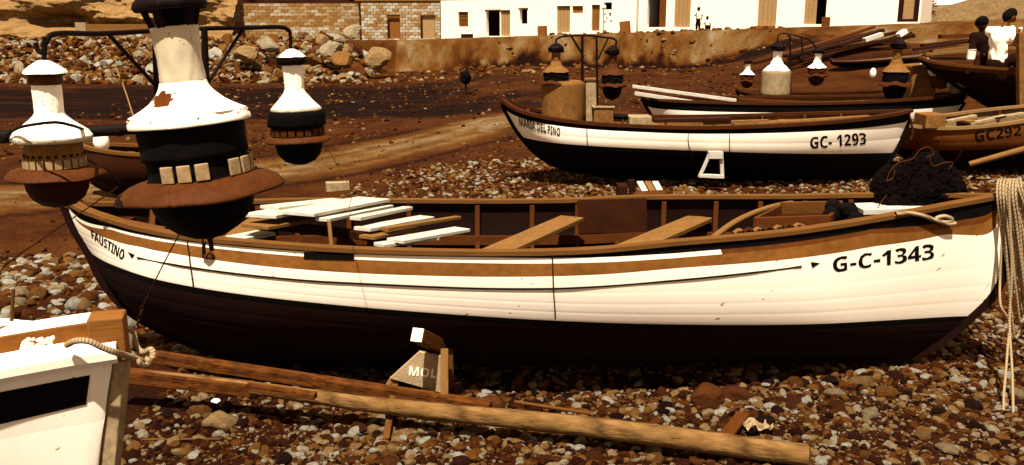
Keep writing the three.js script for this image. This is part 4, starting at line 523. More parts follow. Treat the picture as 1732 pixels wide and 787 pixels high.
{
  const d = 15.6; const f = farFrame('thin iron lamp frame standing in the stern of the GC-1293 boat', d, [[941, 80], [942, 66], [984, 60], [1020, 63], [1042, 68], [1040, 82]], [985, 60, 212]); wpart('brace', rod(P(967, 62, d), P(985, 92, d), 0.02), M.iron, f); wpart('post', rod(P(1009, 62, d), P(1011, 205, d), 0.02), M.iron, f); wpart('brace', rod(P(1028, 66, d), P(1012, 100, d), 0.015), M.iron, f);
  farLamp('dark capped lamp hanging left of the frame on the GC-1293 boat', 940, 74, 165, 25, d, { tone: M.tan }); farLamp('black lamp hanging right of the frame on the GC-1293 boat', 1035, 78, 170, 21, d, { tone: M.dish });
  const tk = thing('fuel_drum', 'dull tan drum standing in the stern of the GC-1293 boat', 'drum', P(952, 205, d + 0.1)); const k = mpp(P(952, 205, d)); lathe('body', [[0.1, 135], [34, 137], [37, 142], [36, 200], [35, 214], [0.1, 215]], 205, k, M.tan, tk, 32);
  const b1 = thing('locker', 'tall pale locker beside the lamp frame post', 'locker', P(1001, 205, d + 0.2)); wpart('body', bar(P(1001, 205, d + 0.2), P(1000, 135, d + 0.2), 0.22, 0.25, 0.02), M.tanPale, b1); wpart('lid', bar(P(1000, 136, d + 0.2), P(1000, 132, d + 0.2), 0.26, 0.29, 0.01), M.tan, b1);
  const b2 = thing('wooden_box', 'low tan box behind the gunwale of the GC-1293 boat', 'box', P(1018, 210, d)); wpart('body', bar(P(1003, 194, d), P(1036, 194, d), 0.4, 0.32, 0.02), M.tan, b2); wpart('lid', bar(P(1001, 180, d), P(1038, 180, d), 0.44, 0.03, 0.01), M.tanPale, b2);
  const b3 = thing('wooden_box', 'small pale box next to the black bottle in the GC-1293 boat', 'box', P(1075, 212, d)); wpart('body', bar(P(1062, 204, d), P(1100, 204, d), 0.4, 0.18, 0.02), M.tanPale, b3); wsolo('gas_bottle', rod(P(1036, 196, d), P(1062, 198, d), 0.05), M.iron, 'short black gas bottle lying between the boxes', 'bottle');
  for (const [x0, y0, x1, y1, w, m, lb] of [[1105, 204, 1235, 201, 0.22, M.woodDark, 'dark plank'], [1190, 208, 1300, 205, 0.1, M.wood, 'brown oar'], [1240, 212, 1470, 198, 0.14, M.wood, 'long brown plank'], [1280, 210, 1400, 204, 0.2, M.tan, 'tan plank']]) wsolo('plank', bar(P(x0, y0, d), P(x1, y1, d), w, 0.06), m, lb + ' lying along the top of the GC-1293 boat', 'plank');
  wsolo('oar', bar(P(1070, 146, 19.4), P(1245, 170, 19.4), 0.10, 0.07), M.woodPale, 'upper pale oar sticking out over the black-railed boat', 'oar'); wsolo('oar', bar(P(1074, 158, 19.2), P(1230, 182, 19.3), 0.12, 0.08), M.woodPale, 'lower pale oar sticking out over the black-railed boat', 'oar');
  farLamp('white lamp on a round tank in the farthest boat behind', 1311, 72, 162, 24, 22.5, { tank: 1 }); farLamp('tiny white lamp left of the tank lamp', 1263, 100, 150, 13, 24.5, { tone: M.enamel, drum: M.railDark }); farLamp('small lamp with white bell hanging right of the tank lamp', 1380, 80, 146, 17, 23, { drum: M.railDark }); farLamp('tall black lamp with pale chimney in front of the tan tank', 1511, 66, 172, 24, 19.4, { tone: M.tan });
  const fr = farFrame('thin bent lamp frame behind the tank lamp', 23, [[1315, 75], [1318, 58], [1345, 60], [1372, 70], [1382, 84]], [1337, 60, 165]); wpart('post', rod(P(1356, 63, 23), P(1358, 95, 23), 0.02), M.iron, fr);
  wsolo('float', new THREE.SphereGeometry(0.1, 16, 12).scale(0.8, 1.35, 0.8).translate(...P(1477, 124, 23).toArray()), M.white, 'white float hanging left of the tall black lamp', 'float');
  const tn = thing('fuel_drum', 'tan square-shouldered drum right of the tall black lamp', 'drum', P(1552, 168, 20)); wpart('body', bar(P(1552, 168, 20), P(1554, 108, 20), 0.55, 0.6, 0.05), M.tan, tn); wpart('cloth', bar(P(1562, 114, 19.8), P(1566, 98, 19.8), 0.1, 0.22, 0.03), M.white, tn);
  wsolo('thwart_box', bar(P(1556, 204, 16.4), P(1590, 203, 16.4), 0.5, 0.26, 0.02), M.tan, 'tan box standing in the GC292 boat', 'box');
  for (const [a, b, c, e] of [[1600, 206, 1650, 196], [1640, 210, 1700, 196], [1680, 200, 1732, 192]]) wsolo('plank', bar(P(a, b, 16.8), P(c, e, 16.8), 0.14, 0.05), M.tanPale, 'pale plank lying in the GC292 boat', 'plank', 'planks in the GC292 boat');
  wsolo('post', bar(P(1728, 240, 17.9), P(1727, 55, 17.9), 0.13, 0.13), M.tan, 'brown upright post at the right edge', 'post');
  { const p = PY(1700, 250, 0.5), pole = rod(P(1640, 278, 15.6), P(1760, 245, 15.3), 0.05, 0.06); wsolo('log', pole, M.wood, 'pole lying on the stones beside the GC292 boat', 'pole'); }
  { const k = mpp(P(1642, 100, 18.9)), bk = thing('bucket', 'white bucket standing on the bow of the high brown boat', 'bucket', P(1642, 103, 18.9)); lathe('body', [[0.1, 84], [6.5, 84], [7, 86], [6.5, 101], [0.1, 102]], 103, k, M.white, bk, 20); lathe('rim', [[7, 84], [7.8, 84.5], [7, 86]], 103, k, M.tanPale, bk, 20); }
  for (const [x, y, r, m, lb] of [[1600, 141, 0.14, M.white, 'white rag under the bow of the high brown boat'], [1580, 122, 0.12, M.white, 'white cloth bundle beside the tan drum'], [1590, 138, 0.22, M.rib, 'brown sack below the high brown boat'], [1618, 152, 0.16, M.tanPale, 'pale sack below the high brown boat']]) wsolo('bundle', stoneGeo(90 + x % 7, 3, 0.7).scale(r, r, r * 0.8).translate(...P(x, y, 19.6).toArray()), m, lb, 'bundle');
  for (const [x0, y0, x1, y1, m, lb] of [[1545, 84, 1640, 70, M.woodDark, 'blackened oar above the bow of the high brown boat'], [1565, 92, 1650, 86, M.wood, 'tan oar resting on the bow of the high brown boat'], [1250, 168, 1400, 176, M.rib, 'brown oar lying in the black-railed boat'], [1400, 178, 1520, 168, M.woodDark, 'dark oar lying in the black-railed boat']]) wsolo('oar', bar(P(x0, y0, 19.5), P(x1, y1, 19.5), 0.09, 0.06), m, lb, 'oar');
  // plank pile at the top of the beach
  const R = rng(91); for (let i = 0; i < 12; i++) { const x0 = 1270 + R() * 130, y0 = 112 - (x0 - 1270) * 0.1 - R() * 12, x1 = x0 + 130 + 60 * R(), y1 = y0 - 34 - 18 * R(); const dd = 42 + R() * 4; wsolo('pile_plank', bar(P(x0, y0, dd), P(x1, y1, dd + 1.5), 0.2 + 0.2 * R(), 0.12), R() < 0.35 ? M.wood : R() < 0.5 ? M.woodDark : M.rib, 'long spar in the slanting pile at the top of the beach', 'spar', 'spars piled at the top of the beach'); }
  for (const [x0, y0, x1, y1, m] of [[1462, 68, 1492, 58, M.woodPale], [1520, 60, 1532, 52, M.white], [1560, 78, 1690, 64, M.woodDark], [1575, 88, 1680, 74, M.wood], [1590, 62, 1640, 60, M.rib]]) wsolo('pile_board', bar(P(x0, y0, 41), P(x1, y1, 41), 0.4, 0.18), m, `board ${m === M.white ? 'with white paint' : m === M.woodPale ? 'of pale wood' : m === M.wood ? 'of tan wood' : m === M.rib ? 'of brown wood' : 'of blackened wood'} on the heap left of the seated people`, 'board');
  { const s = P(788, 150, 38); s.y = groundY(s.x, 38); const g = thing('stake', 'thin stake with a dark bundle on top standing on the far sand', 'stake', s); wpart('pole', rod(s.clone(), s.clone().add(V(0, 0.7, 0)), 0.05), M.woodDark, g); wpart('bundle', stoneGeo(70, 3, 1).scale(0.24, 0.3, 0.24).translate(s.x, s.y + 0.75, s.z), M.soot, g); }
}
// ---------------------------------------------------------------- houses, walls, banks
const FA = V(-5.3, 0, -66), FB = V(22.8, 0, -50), FX = FB.clone().sub(FA).normalize(), FN = V(-FX.z, 0, FX.x).normalize(); if (FN.z < 0) FN.negate();
const fAng = -Math.atan2(FX.z, FX.x);
function onFacade(px, py) { const r = ray(px, py), o = V(0, EYE, 0), t = FA.clone().sub(o).dot(FN) / r.dot(FN), p = o.addScaledVector(r, t); return [p.clone().sub(FA).dot(FX), p.y]; }
function house(label, px0, px1, topY, openings) {
  const s0 = onFacade(px0, 40)[0], s1 = onFacade(px1, 40)[0], base = FA.clone().addScaledVector(FX, s0); base.y = terraceY(base.x) - 0.4; const g = thing('white_house', label, 'house', base, 'white houses behind the beach'); g.rotation.y = fAng;
  const w = s1 - s0, H = topY - base.y;
  const rects = openings.map((o) => { const [a, t] = onFacade(o[1], o[3]), [b, bt] = onFacade(o[2], o[4]); return { kind: o[0], x0: a - s0, x1: b - s0, y0: bt - base.y, y1: Math.min(t - base.y, H - 0.3), yb: 0, o }; });
  { const xc = [0, w], geos = []; for (const r of rects) xc.push(r.x0, r.x1); xc.sort((p, q) => p - q); for (let i = 0; i + 1 < xc.length; i++) { const x0 = xc[i], x1 = xc[i + 1], xm = (x0 + x1) / 2; if (x1 - x0 < 0.004) continue; const hs = rects.filter((r) => r.x0 < xm && r.x1 > xm).sort((p, q) => p.y0 - q.y0); let y = 0; for (const r of [...hs, { y0: H, y1: H }]) { if (r.y0 - y > 0.004) geos.push(new THREE.BoxGeometry(x1 - x0, r.y0 - y, 0.35).translate(xm, (y + r.y0) / 2, -0.175)); y = Math.max(y, r.y1); } } part('wall', uvm(merge(geos)), M.plaster, g); }
  part('side_wall', box(0.35, H, 6, 0.175, H / 2, -3.36), M.plaster, g); part('side_wall', box(0.35, H, 6, w - 0.175, H / 2, -3.36), M.plaster, g); part('back_wall', box(w, H, 0.3, w / 2, H / 2, -6.5), M.plaster, g); part('partition', box(w - 0.8, H - 0.1, 0.12, w / 2, H / 2, -2.4), M.roomWall, g); part('roof', box(w + 0.1, 0.2, 6.7, w / 2, H + 0.1, -3.2), M.tan, g);
  for (const r of rects) {
    const cx = (r.x0 + r.x1) / 2, cy = (r.y0 + r.y1) / 2, ww = r.x1 - r.x0, hh = r.y1 - r.y0;
    if (r.kind === 'open') { if (hh > 0.7) { part('lintel', box(ww + 0.16, 0.07, 0.05, cx, r.y1 + 0.04, 0.03), M.doorMid, g); } }
    else { const door = part(r.kind === 'door' ? 'door' : 'window', box(ww, hh, 0.06, cx, cy, -0.16), r.o[5] || M.doorTan, g);
      if (r.kind === 'door') { const n = Math.max(3, Math.round(ww / 0.25)); for (let i = 1; i < n; i++) part('plank_joint', box(0.02, hh, 0.02, r.x0 + ww * i / n, cy, -0.135), M.doorMid, door); part('lintel', box(ww + 0.1, 0.08, 0.06, cx, r.y1 - 0.05, -0.1), M.doorMid, door); }
      if (r.kind === 'window') { for (let i = 1; i < 4; i++) part('glazing_bar', box(0.05, hh, 0.05, r.x0 + ww * i / 4, cy, -0.12), M.doorMid, door); for (let i = 1; i < 4; i++) part('glazing_bar', box(ww, 0.05, 0.04, cx, r.y0 + hh * i / 4, -0.12), M.doorMid, door); }
      if (r.kind === 'frame') { door.name = 'window'; part('frame', box(ww, 0.16, 0.1, cx, r.y0 + 0.08, -0.1), M.frameDark, door); for (const s of [0, 1]) part('frame', box(0.26, hh - 0.16, 0.1, s ? r.x1 - 0.13 : r.x0 + 0.13, cy + 0.08, -0.1), M.frameDark, door); } }
  }
  return { g, s0, base };
}
house('long white house with several small doors and windows, left of the pair', 746, 1076, 5.3, [['window', 775, 792, 20, 45, M.bandDark], ['open', 822, 845.5, 18, 61], ['door', 846.5, 863, 17, 61, M.doorTan], ['open', 879, 892, 15, 40], ['door', 942, 964, 10, 55, M.doorTan], ['shutter', 968, 986, 10, 22, M.doorMid], ['door', 1001, 1014, 8, 52, M.doorMid], ['open', 1021, 1035, 4, 16], ['open', 1022, 1024.5, 22, 26], ['open', 1030, 1034, 21, 27], ['open', 1025, 1027.5, 29, 33], ['open', 1022, 1024.5, 35, 39], ['open', 1032, 1035, 34, 38]]);
house('long white house with tall wide doorways, right of the pair', 1080, 1556, 6.2, [['open', 1096, 1114, -12, 46], ['door', 1115.5, 1126, -12, 46, M.bandDark], ['door', 1142, 1167, -12, 46, M.doorTan], ['door', 1284, 1312, -12, 47, M.doorTan], ['door', 1363, 1379, -12, 41, M.doorTan], ['open', 1380.5, 1396, -12, 41], ['frame', 1522, 1553, -12, 37, M.doorTan]]);
{ const put = (name, px, py, w, h, dd, m, label, cat, tilt = 0) => { const [s, y] = onFacade(px, py), p = FA.clone().addScaledVector(FX, s).addScaledVector(FN, dd + 0.15); const gy = terraceY(p.x); const b = solo(name, box(w, h, dd * 0.9, 0, h / 2, 0), m, label, cat); b.position.set(p.x, gy - 0.03, p.z); b.rotation.y = fAng; b.rotation.z = tilt; return b; };
  put('crate', 924, 55, 0.55, 0.66, 0.4, M.doorMid, 'upright wooden crate by the left house wall', 'crate', 0.05); put('crate', 1064, 48, 0.6, 0.75, 0.4, M.doorMid, 'crate leaning by the gap between the houses', 'crate', 0.12); put('crate', 1400, 42, 0.4, 0.55, 0.4, M.bandDark, 'small dark crate beside the right house doorway', 'crate'); put('bench', 797, 60, 0.8, 0.3, 0.4, M.woodDark, 'low dark bench under the barred window', 'bench'); put('doorstep', 1298, 48, 1.1, 0.18, 0.5, M.doorMid, 'step below the widest wooden door', 'step');
  const [s] = onFacade(1029, 40), p = FA.clone().addScaledVector(FX, s).addScaledVector(FN, 0.8); p.y = terraceY(p.x) - 0.05; const g = thing('lamp_post', 'slim pale post with a round head before the left house', 'post', p); part('pole', new THREE.CylinderGeometry(0.03, 0.04, 1.6, 8).translate(0, 0.8, 0), M.tanPale, g); part('head', new THREE.SphereGeometry(0.16, 14, 10).translate(0, 1.7, 0), M.white, g); }
// block walls
const blockMats = [0.6, 0.7, 0.82, 0.95, 1.08].map((t) => mat(t, { gain: 1.75, map: texMottle }));
function blockWall(name, label, d, px0, px1, yTop, yBot, bw, bh, holes = [], bias = 0) {
  const a = P(px0, 40, d), b = P(px1, 40, d), g = thing(name, label, 'wall', V(a.x, yBot, -d)), w = b.x - a.x, R = rng(px0 + 3); const hr = holes.map(([x0, x1, y0, y1]) => { const p = P(x0, y0, d), q = P(x1, y1, d); return [p.x - a.x, q.x - a.x, q.y - yBot, p.y - yBot]; });
  const rows = Math.floor((yTop - yBot) / bh), cols = Math.ceil(w / bw); const geo = {}; const gg = (l) => geo[l.toFixed(2)] || (geo[l.toFixed(2)] = box(l - 0.02, bh - 0.02, 0.2, 0, 0, 0, 0.01));
  const sh = new THREE.Shape(); sh.moveTo(0, 0); sh.lineTo(w, 0); sh.lineTo(w, rows * bh); sh.lineTo(0, rows * bh); for (const [x0, x1, y0, y1] of hr) { const h = new THREE.Path(); h.moveTo(x0, Math.max(0.01, y0)); h.lineTo(x1, Math.max(0.01, y0)); h.lineTo(x1, y1); h.lineTo(x0, y1); h.closePath(); sh.holes.push(h); }
  const core = new THREE.ExtrudeGeometry(sh, { depth: 0.14, bevelEnabled: false }); core.translate(0, 0, -0.17); part('mortar_core', uvm(core), M.mortar, g);
  for (let r = 0; r < rows; r++) for (let c = 0; c <= cols; c++) { let x0 = c * bw - (r % 2) * bw / 2, x1 = x0 + bw; x0 = Math.max(0, x0); x1 = Math.min(w, x1); const y0 = r * bh, y1 = y0 + bh; for (const [h0, h1, q0, q1] of hr) if (y1 > q0 + 0.04 && y0 < q1 - 0.04) { if (x0 >= h0 && x1 <= h1) x1 = x0; else if (x0 < h0 && x1 > h0) x1 = h0; else if (x0 < h1 && x1 > h1) x0 = h1; } if (x1 - x0 < 0.08) continue; const m = part('block', gg(Math.round((x1 - x0) * 20) / 20), blockMats[cl(Math.floor(R() * 4 + bias), 0, 4)], g); m.position.set((x0 + x1) / 2, y0 + bh / 2, -0.1 + 0.015 * R()); }
  for (const [x0, x1, y0, y1] of hr) { part('door', box(x1 - x0 - 0.04, y1 - y0, 0.06, (x0 + x1) / 2, (y0 + y1) / 2, -0.15), x0 < w / 2 ? M.doorMid : M.doorTan, g); part('doorpost', box(0.12, y1 - y0, 0.1, x0 + 0.06, (y0 + y1) / 2, -0.06), M.frameDark, g); part('lintel', box(x1 - x0, 0.1, 0.1, (x0 + x1) / 2, y1 - 0.05, -0.05), M.bandDark, g); }
  return { g, w };
}
blockWall('block_wall', 'weathered block yard wall above the rock bank', 67.5, 338, 608, 4.85, 1.9, 0.55, 0.225, [], -0.6);
blockWall('block_hut', 'pale block-built hut with two wooden doors left of the white houses', 66.2, 611, 745, 4.95, 2.1, 0.46, 0.21, [[655, 677, 29, 66], [711, 736, 25, 66]], 0.8);
blockWall('low_block_wall', 'low pale block wall in front of the yard wall', 65.0, 490, 574, 3.3, 2.1, 0.4, 0.2, [], 1.6);
solo('hut_roof', box(6.2, 0.15, 4, 0, 0, 0), M.tan, 'flat slab roof on the block-built hut', 'roof').position.set(P(678, 5, 68.2).x, 5.02, -68.15);
for (const [a, b, t, m, lb] of [[128, 146, 38, M.tanPale, 'white pillar stump at the foot of the cliff'], [147, 262, 41, M.tan, 'long low terrace wall behind the big lamp']]) { const p0 = P(a, t, 63), p1 = P(b, t, 63); const w = p1.x - p0.x, h = p0.y - 1.9; const s = solo('low_wall', box(w, h, 0.4, 0, h / 2, 0), m, lb, 'wall'); s.position.set((p0.x + p1.x) / 2, 1.9, -63); }
{ // rock bank
  const g = thing('rock_embankment', 'bank of tumbled boulders below the block walls', 'rock bank', V(-20, 0, -55)); const R = rng(55); const gm = [21, 22, 23, 24, 25, 26, 27].map((s) => rockGeo(s)), rm = [0.1, 0.28, 0.42, 0.58, 0.74, 0.9, 1.1].map((t) => mat(t, { gain: 1.35, map: texMottle, rep: [0.8, 0.8], bump: 0.08, roughness: 1 }));
  for (let i = 0; i < 290; i++) { const x = lerp(-37, -9 + 1.5 * (R() - 0.5), R() ** 0.8), d = 50.6 + 10.3 * (i / 290) + (R() - 0.5) * 0.8, r = (0.15 + 0.3 * R() ** 2) * lerp(0.8, 1.3, ss(-28, -14, x)); const m = part('rock', gm[i % 7], rm[Math.floor(R() ** 1.1 * 7)], g); m.position.set(x + 20, groundY(x, d) + r * 0.25, -d + 55); m.rotation.set(R() * 3, R() * 6.28, R() * 3); m.scale.set(r * (1 + 0.5 * R()), r * (0.7 + 0.4 * R()), r); }
  { const im = new THREE.InstancedMesh(gm[2], new THREE.MeshPhysicalMaterial({ color: 0xffffff, specularIntensity: 0.1, map: texMottle, roughness: 1 }), 5200), o = new THREE.Object3D(); for (let i = 0; i < 5200; i++) { const x = lerp(-38, -8.5, R()), d = 50 + 11 * R(), r = 0.07 + 0.2 * R() ** 2; o.position.set(x + 20, groundY(x, d) + r * 0.2, -d + 55); o.rotation.set(R() * 3, R() * 6, R() * 3); o.scale.set(r * 1.3, r * 0.8, r); o.updateMatrix(); im.setMatrixAt(i, o.matrix); im.setColorAt(i, col(0.05 + 1.1 * R() ** 1.3)); } im.name = 'rubble'; im.userData.kind = 'stuff'; g.add(im); }
  const r2 = [[598, 54, 0.6, 5], [636, 100, 0.95, 4], [420, 92, 0.8, 4], [455, 76, 0.6, 5], [560, 84, 0.6, 5], [580, 102, 0.7, 3]]; for (const [px, py, r, k] of r2) { const p = P(px, py, 56 - (py - 60) * 0.08); const m = part('rock', gm[k], rm[k], g); m.position.set(p.x + 20, p.y, p.z + 55); m.scale.set(r * 1.2, r * 0.8, r); m.rotation.set(0.2, px, 0.1); }
}
function terrain(name, label, cat, f, n, m, fine = 1) { const pos = [], uv = [], idx = []; for (let j = 0; j <= n; j++) for (let i = 0; i <= n; i++) { const p = f(i / n, j / n); pos.push(p[0], p[1], p[2]); uv.push(p[0] * 0.25 + p[2] * 0.1, p[1] * 0.25); } for (let j = 0; j < n; j++) for (let i = 0; i < n; i++) { const a = j * (n + 1) + i; idx.push(a, a + 1, a + n + 1, a + 1, a + n + 2, a + n + 1); } const g = new THREE.BufferGeometry(); g.setAttribute('position', new THREE.Float32BufferAttribute(pos, 3)); g.setAttribute('uv', new THREE.Float32BufferAttribute(uv, 2)); g.setIndex(idx); g.computeVertexNormals(); return solo(name, g, m, label, cat, null, 'structure'); }
terrain('cliff', 'pale rocky cliff with hollows at the far left', 'cliff', (u, v) => { const x = lerp(-60, -20, u), y = 1.8 + v * 9; const hol = Math.exp(-(((x + 33.3) / 2.6) ** 2) - (((y - 3.6) / 0.6) ** 2)) * 3.4 + Math.exp(-(((x + 27) / 5) ** 2) - (((y - 3.3) / 0.28) ** 2)) * 1.2; return [x, y, -64.5 - v * 5.5 - hol + 1.1 * fbm(x * 0.4, y * 0.7, 3, 5)]; }, 150, mat(0.7, { gain: 1.35, map: texMottle, bump: 0.1, roughness: 1 }));
terrain('hillside', 'dark scrubby hillside behind the yard wall', 'hill', (u, v) => { const x = lerp(-46, -1, u), y = 2 + v * 12; return [x, y, -74 - v * 16 + 1.5 * fbm(x * 0.3, y * 0.5, 8, 4)]; }, 90, mat(0.08, { map: texMottle, bump: 0.1, roughness: 1 }));
terrain('hill', 'bare brown hill rising at the far right', 'hill', (u, v) => { const z = -lerp(46, 96, v), x = lerp(23, 125, u), xx = x - (-z - 80) * 0.5; const top = 2.9 + (2.0 * ss(27, 37, xx) + 6 * ss(37, 56, xx)) * ss(48, 80, -z); return [x, top + 0.35 * fbm(x * 0.2, z * 0.2, 4, 4), z]; }, 120, mat(0.75, { map: texSand, bump: 0.05, roughness: 1 }));
{ // shrub at the corner of the right house
  const p = P(1568, 36, 56), g = thing('shrub', 'small dry shrub at the corner of the right house', 'shrub', p), R = rng(3), a = []; for (let i = 0; i < 240; i++) { const q = new THREE.PlaneGeometry(0.14, 0.09); q.rotateX(R() * 6.28); q.rotateY(R() * 6.28); const t = R() * 6.28, e = R() ** 0.5; q.translate(Math.cos(t) * e * 0.5 * (1 - 0.3 * R()), 0.3 + R() * 0.9, Math.sin(t) * e * 0.5); a.push(q); } part('foliage', merge(a), mat(0.34, { map: null }), g); for (let i = 0; i < 4; i++) part('stem', rod(V(0, -0.1, 0), V((R() - 0.5) * 0.6, 0.9, (R() - 0.5) * 0.6), 0.02), M.woodDark, g);
}
// ---------------------------------------------------------------- people
function folds(g, a, f) { const p = g.attributes.position, n = g.attributes.normal; for (let i = 0; i < p.count; i++) { const x = p.getX(i), y = p.getY(i), z = p.getZ(i), e = a * (Math.abs(N3(x * f, y * f * 0.6 + x * f * 0.7, z * f)) * 2 - 0.6); p.setXYZ(i, x + n.getX(i) * e, y + n.getY(i) * e, z + n.getZ(i) * e); } g.computeVertexNormals(); return g; }
function figureGeo(bones, res, k = 0.03) {
  const B = new THREE.Box3(); for (const [a, b, r0, r1] of bones) { B.expandByPoint(a.clone().addScalar(r0 + 0.06)).expandByPoint(a.clone().addScalar(-r0 - 0.06)).expandByPoint(b.clone().addScalar(r1 + 0.06)).expandByPoint(b.clone().addScalar(-r1 - 0.06)); }
  const c = B.getCenter(V()), h = Math.max(...B.getSize(V()).toArray()) / 2, mc = new MarchingCubes(res, new THREE.MeshBasicMaterial(), false, false, 60000), p = V(), ab = V(), ap = V(); mc.isolation = 0;
  const hs = res / 2;
  for (let z = 0; z < res; z++) for (let y = 0; y < res; y++) for (let x = 0; x < res; x++) {
    p.set((x - hs) / hs, (y - hs) / hs, (z - hs) / hs).multiplyScalar(h).add(c); let d = 1e3;
    for (const [a, b, r0, r1] of bones) { ab.subVectors(b, a); ap.subVectors(p, a); const t = cl(ap.dot(ab) / Math.max(1e-9, ab.lengthSq())); const q = ap.addScaledVector(ab, -t).length() - lerp(r0, r1, t); const hh = cl(0.5 + 0.5 * (d - q) / k); d = lerp(d, q, hh) - k * hh * (1 - hh); }
    mc.field[x + y * res + z * res * res] = -d;
  }
  mc.update(); const n = mc.count, g = new THREE.BufferGeometry(); g.setAttribute('position', new THREE.BufferAttribute(mc.positionArray.slice(0, n * 3), 3)); g.setAttribute('normal', new THREE.BufferAttribute(mc.normalArray.slice(0, n * 3), 3)); g.scale(h, h, h); g.translate(c.x, c.y, c.z); g.computeVertexNormals(); return g;
}
const bone = (a, b, r0, r1 = r0) => [a, b, r0, r1];
function fingers(hand, dir, side, s = 1) { const o = []; for (let i = 0; i < 4; i++) { const off = side.clone().multiplyScalar((i - 1.5) * 0.02 * s), b = hand.clone().add(off).addScaledVector(dir, 0.04 * s), m = b.clone().addScaledVector(dir, (0.035 - Math.abs(i - 1.3) * 0.004) * s), t = m.clone().addScaledVector(dir, 0.02 * s).add(V(0, -0.018 * s, 0)); o.push(bone(b, m, 0.009 * s), bone(m, t, 0.008 * s)); } const th = hand.clone().addScaledVector(side, -0.035 * s); o.push(bone(hand, th.clone().addScaledVector(dir, 0.02 * s), 0.011 * s), bone(th.clone().addScaledVector(dir, 0.02 * s), th.clone().addScaledVector(dir, 0.05 * s), 0.009 * s)); return o; }
{ // seated man in white shirt, back turned, looking to the right
  const D = 18.7, hip = P(1688, 104, D), chest = P(1691, 64, D), neck = P(1700, 44, D - 0.02), head = P(1708, 29, D - 0.02), shL = P(1676, 53, D + 0.05), shR = P(1709, 52, D - 0.05), elR = P(1718, 74, D - 0.15), haR = P(1722, 56, D - 0.25), elL = P(1692, 78, D + 0.35), haL = P(1716, 74, D + 0.3), knR = P(1730, 96, D - 0.12), knL = P(1724, 96, D + 0.35), ftR = P(1724, 130, D - 0.1), ftL = P(1720, 130, D + 0.35);
  const g = thing('person', 'person in white short-sleeved shirt sitting with back turned at the right edge', 'person', V(hip.x, hip.y - 0.12, hip.z));
  const out = V(0.5, 0, -0.2);
  wpart('body', figureGeo([bone(hip, chest, 0.15, 0.16), bone(chest, neck, 0.15, 0.06), bone(neck, head, 0.06, 0.07), bone(head, head.clone().add(V(0.01, 0.04, 0)), 0.105, 0.11), bone(head.clone().add(V(0.06, -0.03, -0.01)), head.clone().add(V(0.10, -0.06, -0.01)), 0.06, 0.045), bone(head.clone().add(V(0.115, -0.01, -0.01)), head.clone().add(V(0.135, -0.03, -0.01)), 0.014, 0.018), bone(head.clone().add(V(0.01, 0, 0.1)), head.clone().add(V(0.01, -0.03, 0.1)), 0.02, 0.015), bone(shL, shR, 0.075), bone(shR, elR, 0.06, 0.046), bone(elR, haR, 0.045, 0.03), bone(shL, elL, 0.06, 0.046), bone(elL, haL, 0.045, 0.03), ...fingers(haR, V(0.3, 0.9, 0).normalize(), V(0, 0, 1)), ...fingers(haL, V(1, 0, 0), V(0, 0, 1)), bone(hip, knR, 0.11, 0.075), bone(hip, knL, 0.11, 0.075), bone(knR, ftR, 0.07, 0.05), bone(knL, ftL, 0.07, 0.05), bone(ftR, ftR.clone().add(V(0.16, -0.03, 0)), 0.045, 0.035), bone(ftL, ftL.clone().add(V(0.16, -0.03, 0)), 0.045, 0.035)], 88), M.skin, g);
  wpart('shirt', folds(figureGeo([bone(hip.clone().add(V(0, 0.02, 0)), chest, 0.165, 0.185), bone(chest, neck.clone().add(V(0, -0.06, 0)), 0.19, 0.09), bone(shL, shR, 0.10), bone(shR, shR.clone().lerp(elR, 0.6), 0.085, 0.075), bone(shL, shL.clone().lerp(elL, 0.6), 0.085, 0.075)], 64), 0.03, 7), M.shirt, g);
  wpart('trousers', figureGeo([bone(hip.clone().add(V(-0.06, -0.08, 0.02)), hip.clone().add(V(0.05, -0.08, 0)), 0.17), bone(hip.clone().add(V(0, -0.05, 0)), knR, 0.14, 0.10), bone(hip.clone().add(V(0, -0.05, 0)), knL, 0.14, 0.10), bone(knR, ftR, 0.095, 0.07), bone(knL, ftL, 0.095, 0.07)], 56), M.cloth, g);
  wpart('hair', figureGeo([bone(head.clone().add(V(-0.02, 0.03, 0)), head.clone().add(V(0.03, 0.075, 0)), 0.12, 0.11), bone(head.clone().add(V(-0.04, -0.02, 0)), head.clone().add(V(-0.05, -0.06, 0)), 0.085, 0.06)], 40), M.hair, g);
  const cup = solo('cup', new THREE.LatheGeometry([[0.001, 0], [0.035, 0], [0.042, 0.1], [0.038, 0.1], [0.032, 0.01]].map((a) => new THREE.Vector2(...a)), 20), M.white, 'white cup held up by the person in the white shirt', 'cup'); cup.position.copy(haR).add(V(0.045, 0.02, 0));
}
